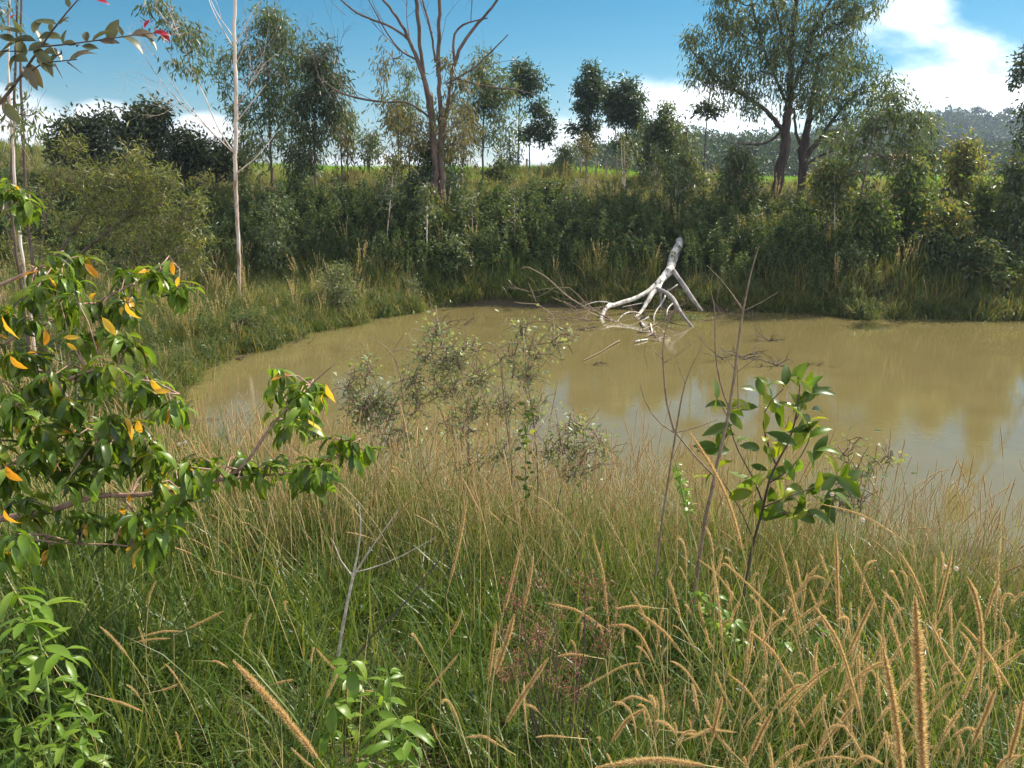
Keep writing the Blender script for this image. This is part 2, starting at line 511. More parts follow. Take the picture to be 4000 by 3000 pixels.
m, nt = new_mat('rough_ground')
geo = N(nt, 'ShaderNodeNewGeometry')
sp = N(nt, 'ShaderNodeSeparateXYZ')
nt.links.new(geo.outputs['Position'], sp.inputs[0])
n1 = N(nt, 'ShaderNodeTexNoise', ins={'Scale': .35, 'Detail': 8.0, 'Roughness': .6})
n2 = N(nt, 'ShaderNodeTexNoise', ins={'Scale': 4.0, 'Detail': 8.0, 'Roughness': .7})
nt.links.new(geo.outputs['Position'], n1.inputs['Vector'])
nt.links.new(geo.outputs['Position'], n2.inputs['Vector'])
gr = ramp(nt, n2.outputs[0], [(.35, (.025, .028, .012)), (.5, (.05, .055, .022)), (.65, (.10, .085, .04))])
br = ramp(nt, n2.outputs[0], [(.3, (.05, .042, .022)), (.7, (.12, .095, .05))])
mixa = N(nt, 'ShaderNodeMixRGB')
nt.links.new(mth(nt, 'MULTIPLY', mth(nt, 'SUBTRACT', n1.outputs[0], .42), 5, clamp=True), mixa.inputs[0])
nt.links.new(gr, mixa.inputs[1]); nt.links.new(br, mixa.inputs[2])
fieldc = ramp(nt, n2.outputs[0], [(.3, (.12, .21, .035)), (.7, (.19, .28, .05))])
mixb = N(nt, 'ShaderNodeMixRGB')
fm = mth(nt, 'MULTIPLY', mth(nt, 'SUBTRACT', mth(nt, 'ADD', sp.outputs[1], mth(nt, 'MULTIPLY', n1.outputs[0], 6)), 35.5), 1.0, clamp=True)
nt.links.new(fm, mixb.inputs[0]); nt.links.new(mixa.outputs[0], mixb.inputs[1]); nt.links.new(fieldc, mixb.inputs[2])
mixc = N(nt, 'ShaderNodeMixRGB', ins={2: (.085, .068, .048, 1)})
nt.links.new(mth(nt, 'MULTIPLY', mth(nt, 'SUBTRACT', .16, sp.outputs[2]), 9, clamp=True), mixc.inputs[0])
nt.links.new(mixb.outputs[0], mixc.inputs[1])
pr = N(nt, 'ShaderNodeBsdfPrincipled', ins={'Roughness': .95, 'Specular IOR Level': .15})
nt.links.new(mixc.outputs[0], pr.inputs['Base Color'])
bu = N(nt, 'ShaderNodeBump', ins={'Strength': .8, 'Distance': .08})
nt.links.new(n2.outputs[0], bu.inputs['Height'])
nt.links.new(bu.outputs[0], pr.inputs['Normal'])
oo = N(nt, 'ShaderNodeOutputMaterial')
nt.links.new(pr.outputs[0], oo.inputs[0])
M['ground'] = m
tag(g.build('ground', m), 'rough grassy ground sloping down around the pond', kind='structure')

# water
m, nt = new_mat('muddy_water')
geo = N(nt, 'ShaderNodeNewGeometry')
mp = N(nt, 'ShaderNodeMapping', ins={'Scale': (1.0, 3.6, 1)})
nt.links.new(geo.outputs['Position'], mp.inputs[0])
w1 = N(nt, 'ShaderNodeTexNoise', ins={'Scale': 4.5, 'Detail': 4.0, 'Roughness': .55})
w2 = N(nt, 'ShaderNodeTexNoise', ins={'Scale': .22, 'Detail': 2.0})
nt.links.new(mp.outputs[0], w1.inputs['Vector'])
nt.links.new(geo.outputs['Position'], w2.inputs['Vector'])
amp = mth(nt, 'MULTIPLY', mth(nt, 'MULTIPLY', mth(nt, 'SUBTRACT', w2.outputs[0], .36), 4, clamp=True), 1.0)
hgt = mth(nt, 'MULTIPLY', w1.outputs[0], mth(nt, 'ADD', .10, mth(nt, 'MULTIPLY', amp, .7)))
w3 = N(nt, 'ShaderNodeTexNoise', ins={'Scale': 1.1, 'Detail': 5.0, 'Roughness': .6})
nt.links.new(geo.outputs['Position'], w3.inputs['Vector'])
col = ramp(nt, w3.outputs[0], [(.3, (.128, .103, .040)), (.7, (.152, .123, .050))])
pr = N(nt, 'ShaderNodeBsdfPrincipled', ins={'Roughness': .012, 'IOR': 1.5, 'Specular IOR Level': .5})
nt.links.new(col, pr.inputs['Base Color'])
bu = N(nt, 'ShaderNodeBump', ins={'Strength': .22, 'Distance': .006})
nt.links.new(hgt, bu.inputs['Height'])
nt.links.new(bu.outputs[0], pr.inputs['Normal'])
oo = N(nt, 'ShaderNodeOutputMaterial')
nt.links.new(pr.outputs[0], oo.inputs[0])
wm = MB()
wm.add([(-14, 2, 0), (34, 2, 0), (34, 24, 0), (-14, 24, 0)], [(0, 1, 2, 3)])
tag(wm.build('water', m, smooth=False), 'muddy khaki pond water reflecting the bank and sky', kind='structure')


# ---------------------------------------------------------------- scatter: many clumps as one object of stuff
def scatter(name, label, temps, P, rot, scale, idx):
    """one object of instanced clumps (geometry nodes)"""
    tcol = bpy.data.collections.new(name + '_kinds')
    for i, t in enumerate(temps):
        t.name = 'k%02d_' % i + name
        tcol.objects.link(t)
    me = bpy.data.meshes.new(name)
    k = len(P)
    me.vertices.add(k)
    me.vertices.foreach_set('co', np.asarray(P, dtype=np.float32).ravel())
    a = me.attributes.new('rot', 'FLOAT_VECTOR', 'POINT'); a.data.foreach_set('vector', np.asarray(rot, dtype=np.float32).ravel())
    a = me.attributes.new('scl', 'FLOAT_VECTOR', 'POINT'); a.data.foreach_set('vector', np.asarray(scale, dtype=np.float32).ravel())
    a = me.attributes.new('idx', 'INT', 'POINT'); a.data.foreach_set('value', np.asarray(idx, dtype=np.int32))
    o = bpy.data.objects.new(name, me)
    COL.objects.link(o)
    ng = bpy.data.node_groups.new(name, 'GeometryNodeTree')
    ng.interface.new_socket('Geometry', in_out='INPUT', socket_type='NodeSocketGeometry')
    ng.interface.new_socket('Geometry', in_out='OUTPUT', socket_type='NodeSocketGeometry')
    gi, go = ng.nodes.new('NodeGroupInput'), ng.nodes.new('NodeGroupOutput')
    ci = ng.nodes.new('GeometryNodeCollectionInfo')
    ci.inputs['Collection'].default_value = tcol
    ci.inputs['Separate Children'].default_value = True
    ci.inputs['Reset Children'].default_value = True
    ip = ng.nodes.new('GeometryNodeInstanceOnPoints')
    ip.inputs['Pick Instance'].default_value = True

    def att(nm, ty):
        q = ng.nodes.new('GeometryNodeInputNamedAttribute')
        q.data_type = ty
        q.inputs['Name'].default_value = nm
        return q.outputs['Attribute']
    L = ng.links.new
    L(gi.outputs[0], ip.inputs['Points'])
    L(ci.outputs[0], ip.inputs['Instance'])
    L(att('idx', 'INT'), ip.inputs['Instance Index'])
    er = ng.nodes.new('FunctionNodeEulerToRotation')
    L(att('rot', 'FLOAT_VECTOR'), er.inputs[0])
    L(er.outputs[0], ip.inputs['Rotation'])
    L(att('scl', 'FLOAT_VECTOR'), ip.inputs['Scale'])
    L(ip.outputs[0], go.inputs[0])
    md = o.modifiers.new('scatter', 'NODES')
    md.node_group = ng
    return tag(o, label, kind='stuff')


def pts_poly(n, x0, x1, y0, y1, keep):
    x = rng.uniform(x0, x1, n)
    y = rng.uniform(y0, y1, n)
    k = keep(x, y)
    x, y = x[k], y[k]
    return np.stack((x, y, height(x, y)), 1)


def rs(P, tilt=.12, smin=.7, smax=1.3, zs=(.85, 1.15)):
    k = len(P)
    rot = np.stack((rng.normal(0, tilt, k), rng.normal(0, tilt, k), rng.uniform(0, 6.28, k)), 1)
    s = rng.uniform(smin, smax, k)
    return rot, np.stack((s, s, s * rng.uniform(zs[0], zs[1], k)), 1)


# ---- clump kinds
def k_blades(n, r, Lm, Wm, lean=.35, bend=1.1, mats=('grass',), pm=None, seg=4, stems=0, stemL=.9):
    b = MB()
    P = np.zeros((n, 3)); P[:, :2] = rng.normal(0, r, (n, 2)); P[:, 2] = -.03
    L = Lm * rng.uniform(.5, 1.25, n)
    b.blades(P, rng.uniform(0, 6.28, n), np.abs(rng.normal(.05, lean, n)), L, Wm * rng.uniform(.6, 1.3, n), np.abs(rng.normal(bend * .6, bend * .5, n)), seg)
    if pm is not None:
        n2 = pm
        P = np.zeros((n2, 3)); P[:, :2] = rng.normal(0, r, (n2, 2))
        b.blades(P, rng.uniform(0, 6.28, n2), np.abs(rng.normal(.1, lean, n2)), Lm * rng.uniform(.5, 1.1, n2), Wm * .6 * rng.uniform(.6, 1.2, n2), rng.uniform(0, 1.6, n2), seg, m=1)
    return b.build('clump', [M[x] for x in mats], link=False)


def spike_geo(b, P, wr, nb, mcore, mbr, blen=None, core=True):
    """a furry seed head along the path P (base to tip)"""
    P = np.asarray(P, float)
    t = np.linspace(0, 1, len(P))
    tt = np.linspace(0, 1, 9)
    Q = np.stack([np.interp(tt, t, P[:, k]) for k in range(3)], 1)
    for _ in range(1):
        Q[1:-1] = .25 * Q[:-2] + .5 * Q[1:-1] + .25 * Q[2:]
    prof = np.minimum(1, np.minimum(tt * 7 + .45, (1 - tt) * 4 + .22))
    if core: b.tube(Q, wr * .38 * prof, 5, m=mcore)
    if blen is None: blen = wr
    u = rng.uniform(0, 1, nb)
    C = np.stack([np.interp(u, tt, Q[:, k]) for k in range(3)], 1)
    Tn = np.gradient(Q, axis=0); Tn /= np.linalg.norm(Tn, axis=1)[:, None]
    TT = np.stack([np.interp(u, tt, Tn[:, k]) for k in range(3)], 1)
    R = rng.normal(size=(nb, 3)); R -= TT * (R * TT).sum(1)[:, None]; R /= np.linalg.norm(R, axis=1)[:, None]
    pr_ = np.interp(u, tt, prof)
    D = R + TT * rng.uniform(.35, 1.1, nb)[:, None]
    D /= np.linalg.norm(D, axis=1)[:, None]
    Lb = blen * rng.uniform(.6, 1.35, nb) * pr_
    w = np.maximum(blen * .09, .00035)
    A = np.cross(D, rng.normal(size=(nb, 3))); A /= np.linalg.norm(A, axis=1)[:, None]
    B0 = C + R * (wr * .3 * pr_)[:, None]
    V = np.stack((B0 - A * w, B0 + A * w, B0 + D * Lb[:, None]), 1).reshape(-1, 3)
    T = np.arange(nb * 3).reshape(-1, 3)
    b.add(V, None, T, m=mbr, tint=np.repeat(rng.random(nb), 3))


def arc_path(L, lean, bend, az, n=8, p0=(0, 0, 0)):
    t = np.linspace(0, 1, n)
    ang = lean + bend * t ** 1.6
    ds = L / (n - 1)
    hx = np.concatenate(([0], np.cumsum(np.sin(ang[:-1]) * ds)))
    hz = np.concatenate(([0], np.cumsum(np.cos(ang[:-1]) * ds)))
    return np.stack((hx * math.cos(az), hx * math.sin(az), hz), 1) + np.array(p0)


def k_stalks(n, r, L, headL, wr, nb, lean=.18, bend=.5, side=4):
    b = MB()
    for i in range(n):
        p = rng.normal(0, r, 2)
        Pp = arc_path(L * rng.uniform(.7, 1.15), abs(rng.normal(0, lean)), rng.uniform(0, bend), rng.uniform(0, 6.28), 8, (p[0], p[1], 0))
        b.tube(Pp[:6], np.linspace(.0022, .0015, 6), 3, m=0, tint=rng.random())
        d = Pp[-1] - Pp[-2]; d /= np.linalg.norm(d)
        b.tube(Pp[5:7], .0014, 3, m=0, tint=rng.random())
        q = Pp[6]
        hb = headL * rng.uniform(.7, 1.3)
        dr = rng.uniform(-.1, .35)
        H = np.array([q + d * hb * s + np.array((0, 0, -dr * hb * s * s)) for s in np.linspace(0, 1, 6)])
        spike_geo(b, H, wr, nb, 2, 1)
    return b.build('stalks', [M['straw'], M['seed'], M['seedcore']], link=False)


def k_weed(nst, h, leafL, leafW, nl, mat='weed', stem='stem_green', spread=.12, droop=.15, bush=.25):
    b = MB()
    for i in range(nst):
        p = rng.normal(0, spread, 2)
        Pp = arc_path(h * rng.uniform(.6, 1.15), abs(rng.normal(0, .22)), rng.uniform(0, .5), rng.uniform(0, 6.28), 7, (p[0], p[1], 0))
        b.tube(Pp, np.linspace(.005, .0015, 7), 3, m=1)
        n = nl
        u = rng.uniform(.12, 1, n) ** .8
        C = np.stack([np.interp(u, np.linspace(0, 1, 7), Pp[:, k]) for k in range(3)], 1)
        off = rng.normal(size=(n, 3)) * bush * h * .22 * (1.05 - u)[:, None]
        D = rng.normal(size=(n, 3)); D[:, 2] = D[:, 2] * .5 + .25
        b.leaves(C + off, D, leafL * rng.uniform(.6, 1.2, n), leafW, droop=droop)
    return b.build('weed', [M[mat], M[stem]], link=False)


def k_plume(n, h, mat='grass_dry'):
    b = MB()
    P = np.zeros((n, 3)); P[:, :2] = rng.normal(0, .09, (n, 2))
    b.blades(P, rng.uniform(0, 6.28, n), np.abs(rng.normal(0, .16, n)), h * rng.uniform(.6, 1.1, n), .012 * rng.uniform(.7, 1.3, n), rng.uniform(0, .5, n), 4)
    for i in range(max(4, n // 5)):
        Pp = arc_path(h * rng.uniform(.9, 1.25), abs(rng.normal(0, .16)), rng.uniform(0, .3), rng.uniform(0, 6.28), 6)
        b.tube(Pp, .003, 3, m=1)
        nn = 26
        C = Pp[-1] - (Pp[-1] - Pp[-3]) * rng.random((nn, 1)) ** 1.2
        b.leaves(C, rng.normal(size=(nn, 3)) * .5 + np.array((0, 0, 1.2)), .05, .012, m=1)
    return b.build('plume', [M['grass_far'], M[mat]], link=False)


# ---- undergrowth over the far bank and left bank
def far_keep(x, y):
    sd = shore_sd(x, y)
    return (sd > .03) & (y > 9) & (np.abs(x) < .72 * y + 2)


und = [k_weed(7, .75, .075, .032, 46), k_weed(9, .55, .06, .02, 40), k_weed(6, 1.0, .10, .035, 52, 'weed'),
       k_weed(8, .5, .07, .03, 36, 'weed_pale', bush=.5), k_blades(46, .12, .75, .011, .25, .9, ('grass_far', 'grass_dry'), 14),
       k_blades(50, .14, .55, .010, .35, 1.2, ('grass', 'grass_dry'), 6), k_plume(30, .85), k_weed(7, .8, .06, .016, 60, 'shrub_dark')]
P1 = pts_poly(26000, -24, 26, 10, 33, far_keep)
LOGP = np.array([WZ(x_, y_, z_)[:2] for x_, y_, z_ in ((2655, 950, 1.5), (2640, 1010, 1.1), (2620, 1060, .9), (2590, 1110, .6), (2560, 1150, .4), (2700, 1180, .2))])
ld = np.min(np.hypot(P1[:, 0][:, None] - LOGP[None, :, 0], (P1[:, 1][:, None] - LOGP[None, :, 1] - .0)), axis=1)
P1 = P1[~((ld < .42) | ((np.abs(P1[:, 0] - LOGP[1, 0] + .25) < .35) & (P1[:, 1] < 22.6) & (P1[:, 1] > 17)))]
u = P1[:, 1] - np.interp(P1[:, 0], [-60, -7, -2.5, 2, 6, 11, 16, 60], [22, 21, 20.4, 20.3, 19.6, 18.5, 18.0, 16])
P1 = P1[(rng.random(len(P1)) < np.where(u > 9, .3, np.where(u > 5, .5, .95)))]
u = P1[:, 1] - np.interp(P1[:, 0], [-60, -7, -2.5, 2, 6, 11, 16, 60], [22, 21, 20.4, 20.3, 19.6, 18.5, 18.0, 16])
r_ = rng.random(len(P1))
nz = np.sin(P1[:, 0] * 1.1 + 2) + np.sin(P1[:, 1] * 1.3 + P1[:, 0] * .5) + rng.normal(0, .6, len(P1))
idx = np.where(u < .9, np.where(nz > .4, 5, np.where(r_ < .45, 4, np.where(r_ < .5, 6, np.where(r_ < .8, 1, 3)))),
      np.where(u < 5.5, np.select([r_ < .26, r_ < .44, r_ < .60, r_ < .73, r_ < .84, r_ < .92, r_ < .945], [0, 1, 2, 3, 7, 5, 6], 7),
               np.select([r_ < .50, r_ < .62, r_ < .72, r_ < .86, r_ < .90], [4, 6, 1, 5, 0], 4)))
left_m = (u < 0)
idx = np.where(left_m, np.select([r_ < .38, r_ < .6, r_ < .78, r_ < .88], [5, 4, 1, 3], 6), idx)
ro, sc = rs(P1, .15, .65, 1.25)
sc *= np.where((u > 5), .56, np.where(left_m, .8, 1.0))[:, None]
sc *= np.where((shore_sd(P1[:, 0], P1[:, 1]) < .5), .7, 1)[:, None]
scatter('bank_undergrowth', 'tangled weeds and grass covering the far bank above the water', und, P1, ro, sc, idx)

# grass hanging over the waterline
PE = pts_poly(60000, -12, 24, 9, 24, lambda x, y: (shore_sd(x, y) > -.06) & (shore_sd(x, y) < .4) & (np.abs(x) < .72 * y + 2) & (np.abs(x - LOGP[3, 0]) > .25))
PE[:, 2] = np.maximum(PE[:, 2], 0)
PE = PE[:3400]
ek = [k_blades(40, .10, .42, .011, .5, 1.6, ('grass_far', 'grass_dry'), 8), k_blades(44, .12, .34, .010, .6, 1.8, ('grass', 'grass_dry'), 4), k_weed(8, .35, .05, .02, 26, 'weed')]
ro, sc = rs(PE, .2, .6, 1.25)
scatter('shore_grass', 'low grass drooping over the far waterline of the pond', ek, PE, ro, sc, rng.choice(3, len(PE), p=(.45, .35, .2)))

# field beyond the crest
fk = [k_blades(40, .25, .30, .02, .5, .8, ('crop',)), k_blades(36, .25, .4, .02, .4, .8, ('grass_far', 'grass_dry'), 20)]
P2 = pts_poly(9000, -40, 40, 31, 60, lambda x, y: np.abs(x) < .7 * y)
ro, sc = rs(P2, .1, .7, 1.2)
scatter('field_crop', 'bright green crop field behind the trees', fk, P2, ro, sc, np.where((P2[:, 1] < 35.5 + 1.5 * np.sin(P2[:, 0])) & (rng.random(len(P2)) < .8), 1, 0))

# ---- foreground bank
def near_keep(x, y):
    sd = shore_sd(x, y)
    return (sd > .1) & (y < 10) & (np.abs(x) < .74 * y + 1.3) & (np.hypot(x, y) > .55)


gk = [k_blades(17, .05, .55, .0085, .35, 1.5), k_blades(18, .06, .45, .007, .55, 1.8), k_blades(14, .04, .65, .011, .3, 1.4),
      k_blades(16, .06, .5, .007, .95, 1.2, ('grass', 'grass_dry'), 3), k_blades(12, .05, .5, .0055, .8, .9, ('grass_dry', 'straw'), 5),
      k_weed(4, .32, .045, .022, 14, 'weed', spread=.05, droop=.1), k_blades(14, .03, .8, .006, .22, .8, ('grass', 'straw'), 3)]
P3 = pts_poly(46000, -9, 9, .3, 10, near_keep)
r_ = rng.random(len(P3))
dens = np.interp(P3[:, 1], [0, 2, 4, 10], [.75, .75, .62, .6])
clump = np.sin(P3[:, 0] * 5.1 + 2 * np.sin(P3[:, 1] * 3.3)) + np.sin(P3[:, 1] * 6.3 + 1.5 * np.sin(P3[:, 0] * 4.1))
dens = dens * np.clip(.75 + .35 * clump, .25, 1.2)
P3 = P3[rng.random(len(P3)) < dens]
r_ = rng.random(len(P3))
dry = np.clip((P3[:, 1] - 2.9) / 3.0, 0, .75) * np.interp(P3[:, 0], [-6, -2, -.8, 9], [.3, .5, 1, 1]) + .10 * (P3[:, 0] > .3)
rr = rng.random(len(P3))
idx = np.where(rr < dry, np.where(r_ < .45, 4, np.where(r_ < .8, 3, 6)), np.select([r_ < .28, r_ < .52, r_ < .74, r_ < .86, r_ < .92], [0, 1, 2, 3, 5], 6))
ro, sc = rs(P3, .2, .6, 1.15)
sc *= np.interp(np.hypot(P3[:, 0], P3[:, 1]), [.5, 1.6, 3, 5], [.35, .6, .9, 1.05])[:, None]
sc *= np.interp(shore_sd(P3[:, 0], P3[:, 1]), [.1, .6, 1.5, 2.2], [.3, .42, .7, 1])[:, None]
scatter('grass', 'dense tangled green grass covering the near bank', gk, P3, ro, sc, idx)

# thin straw stems and slim seed spikes standing out of the grass, beyond counting
sk = [k_stalks(5, .08, .95, .15, .006, 90, .16, .4), k_stalks(4, .07, 1.05, .16, .006, 80, .3, .7), k_stalks(5, .09, .85, .10, .005, 50, .1, .3),
      k_stalks(4, .1, .9, .13, .006, 70, .5, .9)]
P4 = pts_poly(9000, -8, 9, 2.0, 10, near_keep)
dn = 1.35 * np.clip((P4[:, 1] - 2.6) / 1.8, 0, 1) * np.interp(P4[:, 0], [-6, -3, -1.5, 0, 9], [.08, .25, .65, .75, .8])
dn *= np.where(P4[:, 1] < 3.4, .4, 1)
dn *= np.interp(shore_sd(P4[:, 0], P4[:, 1]), [.1, 1.0, 1.8, 2.4], [.16, .32, .7, 1])
dn *= np.where((P4[:, 0] < -1.2) & (P4[:, 1] > 5.5), .4, 1)
P4 = P4[rng.random(len(P4)) < dn]
ro, sc = rs(P4, .1, .6, 1.12)
sc *= np.interp(shore_sd(P4[:, 0], P4[:, 1]), [.1, 1.0, 2.0], [.75, .85, 1.05])[:, None]
scatter('dry_grass_stems', 'tan seeding grass stems rising out of the near bank grass', sk, P4, ro, sc, rng.integers(0, 4, len(P4)))


# ---------------------------------------------------------------- trees
def densify(P, R, step):
    P = np.asarray(P, float); R = np.asarray(R, float)
    d = np.concatenate(([0], np.cumsum(np.linalg.norm(np.diff(P, axis=0), axis=1))))
    n = max(2, int(d[-1] / step) + 1)
    s = np.linspace(0, d[-1], n)
    Q = np.stack([np.interp(s, d, P[:, k]) for k in range(3)], 1)
    if n > 3:
        for _ in range(2): Q[1:-1] = .25 * Q[:-2] + .5 * Q[1:-1] + .25 * Q[2:]
    return Q, np.interp(s, d, R)


def pxpath(pts, Y, wk=1.0):
    """[(px, py, width in px[, Y])] -> points, radii"""
    P, R = [], []
    for q in pts:
        y = q[3] if len(q) > 3 else Y
        P.append(W(q[0], q[1], y)); R.append(q[2] * .5 / FPX * y * wk)
    return np.array(P), np.array(R)


def bare(b, p, d, L, r, depth, up=.15, m=0, spread=.5, kids=3):
    """a leafless branch that forks into twigs"""
    n = 6
    pts = [np.array(p, float)]
    d = np.array(d, float) / np.linalg.norm(d)
    dirs = []
    for i in range(n - 1):
        d = d + rng.normal(0, .10, 3) + np.array((0, 0, up * .25)); d /= np.linalg.norm(d)
        dirs.append(d.copy())
        pts.append(pts[-1] + d * L / (n - 1))
    pts = np.array(pts)
    b.tube(pts, np.linspace(r, r * .45, n), 4 if r > .01 else 3, m=m)
    if depth > 0:
        for k in range(kids):
            i = rng.integers(2, n)
            e = rng.normal(0, spread, 3)
            bare(b, pts[i], dirs[min(i, n - 2)] + e, L * rng.uniform(.45, .75), r * .5, depth - 1, up, m, spread, kids)


LK = 1.5


def make_tree(name, label, cat, trunks, blobs, Y, leaf='euc', bark='bark_grey', LL=.12, LW=.02, nl=26, cr=.28, hang=.8, group=None,
              twigs=3, depthk=.9, bares=(), sides=7, taper_r=.006, parts=('trunk', 'crown'), base=None, tmin=0):
    """trunks: pixel paths bottom to top; blobs: (px, py, rx, ry, clusters)"""
    tb, cb = MB(), MB()
    nodes, npar, nrad = [], [], []
    for k, tp in enumerate(trunks):
        P, R = pxpath(tp, Y, .68)
        if base is None and k == 0:
            P[0][2] = H1(P[0][0], P[0][1]) - .1
        Q, RR = densify(P, R, .18)
        wobb = rng.normal(0, 1, (len(Q), 3)) * RR[:, None] * .18
        Q = Q + wobb
        if k == 0 and base is None:
            RR[:2] *= 1.25
        tb.tube(Q, RR, sides, cap=False)
        for i, q in enumerate(Q):
            nodes.append(q); nrad.append(RR[i])
    troot = len(nodes)
    base_p = np.array(nodes[0]); base_p[2] = H1(base_p[0], base_p[1]) if base is None else base_p[2]
    C = []
    for bl in blobs:
        px, py, rx, ry, n = bl[:5]
        yy = bl[5] if len(bl) > 5 else Y
        c = W(px, py, yy); k = yy / FPX
        v = rng.normal(size=(n, 3)); v /= np.linalg.norm(v, axis=1)[:, None]
        v *= (rng.random(n) ** .45)[:, None]
        C.append(c + v * np.array((rx * k, (rx + ry) * .5 * k * depthk, ry * k)))
    if C:
        C = np.concatenate(C)
        nodes = np.array(nodes)
        d0 = np.min(np.linalg.norm(C[:, None] - nodes[None, ::3], axis=2), axis=1)
        C = C[np.argsort(d0)]
        nodes = list(nodes); par = [-1] * len(nodes); segs = []
        arr = np.array(nodes)
        cnt = {}
        for c in C:
            dv = c[None] - arr
            dist = np.linalg.norm(dv, axis=1)
            cost = dist + 1.1 * np.maximum(0, arr[:, 2] - c[2] + .25 * dist)
            cost[:tmin] += 50
            j = int(np.argmin(cost))
            p = arr[j]
            L = dist[j]
            n = 2 + int(L / .3)
            t = np.linspace(0, 1, n + 1)[1:]
            Q = p[None] + (c - p)[None] * t[:, None]
            Q[:, 2] += -.12 * L * np.sin(np.pi * t)
            Q[:-1] += rng.normal(0, .035 * L + .01, (n - 1, 3)) if n > 1 else 0
            ids = []
            pj = j
            for q in Q:
                nodes.append(q); par.append(pj); pj = len(nodes) - 1; ids.append(pj)
            arr = np.array(nodes)
            segs.append([j] + ids)
        cnt = np.zeros(len(nodes))
        for s in segs:
            k = s[-1]
            while k >= 0:
                cnt[k] += 1; k = par[k]
        for s in segs:
            P = arr[s]
            R = taper_r * np.maximum(1, cnt[s]) ** .42
            R[0] = R[1] if len(R) > 1 else R[0]
            tb.tube(P, R, 4 if R[1] > .012 else 3)
        # twigs and leaves
        for c in C:
            r = cr * rng.uniform(.6, 1.25)
            n = int(nl * .78 * rng.uniform(.4, 1.5))
            for _ in range(twigs):
                e = rng.normal(0, r * .8, 3)
                tb.tube([c, c + e * .5 + (0, 0, .02), c + e * 1.1 - (0, 0, .15 * r * hang)], (.0035, .0025, .0015), 3)
            v = rng.normal(size=(n, 3)) * r * .62
            D = rng.normal(size=(n, 3)) * (1 - hang * .55) + np.array((0, 0, -hang * 1.1))
            D += v / (r + 1e-6) * .35
            cb.leaves(c + v, D, LL * LK * rng.uniform(.6, 1.3, n), LW * LK * 1.15 * rng.uniform(.8, 1.2, n), fold=.2,
                      tint=np.clip(rng.random() * .45 + rng.random(n) * .5, 0, .999))
    for (px, py, yy, d, L, r, dep) in bares:
        bare(tb, W(px, py, yy), d, L, r, dep)
    t = thing(name, label, cat, base_p, group)
    tb.build(parts[0], M[bark], t)
    if C is not None and len(C): cb.build(parts[1], M[leaf], t)
    return t


G_E = 'eucalyptus trees along the far bank'
# slim white-barked tree standing in the marsh on the left
make_tree('eucalyptus_tree', 'slim tree with pinkish white trunk standing alone in the marsh grass left of the pond', 'tree',
          [[(936, 1205, 20), (934, 1050, 20), (930, 900, 20), (922, 780, 22), (918, 650, 22), (922, 480, 23), (920, 300, 21), (914, 120, 19), (916, -40, 17), (920, -300, 12)],
           [(918, 600, 8), (860, 520, 7), (800, 380, 6), (745, 260, 6), (700, 140, 5, 18.7), (650, 20, 4, 18.6)],
           [(921, 480, 7), (1000, 380, 6), (1040, 330, 4)], [(920, 200, 7), (860, 100, 6), (820, 20, 5), (790, -80, 4)],
           [(918, 180, 7), (975, 70, 5), (1030, -20, 4)], [(921, 680, 8), (1010, 610, 6), (1060, 540, 5), (1085, 510, 3)],
           [(917, 600, 7), (840, 530, 6), (760, 440, 5), (700, 370, 4), (650, 300, 3)]],
          [(640, 60, 55, 60, 9), (700, 120, 60, 60, 11), (760, 170, 55, 40, 8), (690, 225, 25, 40, 4), (740, 270, 40, 25, 5), (590, 0, 40, 40, 6)], 19,
          'euc', 'bark_white', .13, .024, 22, .2, .95, G_E, bares=[(745, 440, 19, (-.6, 0, .5), 1.2, .012, 3), (700, 370, 19, (-.3, 0, 1), .9, .01, 3),
          (840, 530, 19, (-.7, .2, .6), 1.3, .012, 3), (920, 420, 19, (.8, .1, .9), 1.3, .012, 3), (922, 250, 19, (.6, -.1, 1), 1.2, .012, 3), (915, 150, 19, (-.6, .1, 1), 1.2, .012, 3),
          (920, 330, 19, (.9, .1, .6), 1.1, .010, 3), (820, 500, 19, (-.9, .1, .3), 1.0, .008, 3)], sides=9, tmin=8)
make_tree('eucalyptus_tree', 'tall leafy tree right of the slim white trunk, crown thickest at the top', 'tree',
          [[(1062, 760, 16), (1058, 600, 14), (1050, 400, 12), (1045, 250, 10), (1045, 130, 6)], [(1060, 640, 8), (1010, 500, 7), (990, 420, 5)], [(1056, 560, 8), (1120, 440, 6), (1150, 350, 5)]],
          [(1060, 100, 95, 60, 36), (1090, 200, 150, 90, 60), (1020, 310, 110, 110, 34), (1130, 320, 100, 100, 36), (870, 270, 60, 90, 18), (930, 420, 60, 60, 14), (1090, 450, 110, 80, 30), (1010, 590, 110, 50, 18)],
          27, 'euc', 'bark_grey', .15, .026, 34, .30, .8, G_E)
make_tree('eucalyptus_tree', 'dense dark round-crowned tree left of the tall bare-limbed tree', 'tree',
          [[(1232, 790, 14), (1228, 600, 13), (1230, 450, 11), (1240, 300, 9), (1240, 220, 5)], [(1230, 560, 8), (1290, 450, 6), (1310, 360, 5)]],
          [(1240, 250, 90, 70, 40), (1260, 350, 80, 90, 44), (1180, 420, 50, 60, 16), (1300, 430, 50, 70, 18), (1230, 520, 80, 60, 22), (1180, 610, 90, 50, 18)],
          26, 'euc_dark', 'bark_grey', .15, .03, 38, .30, .8, G_E)
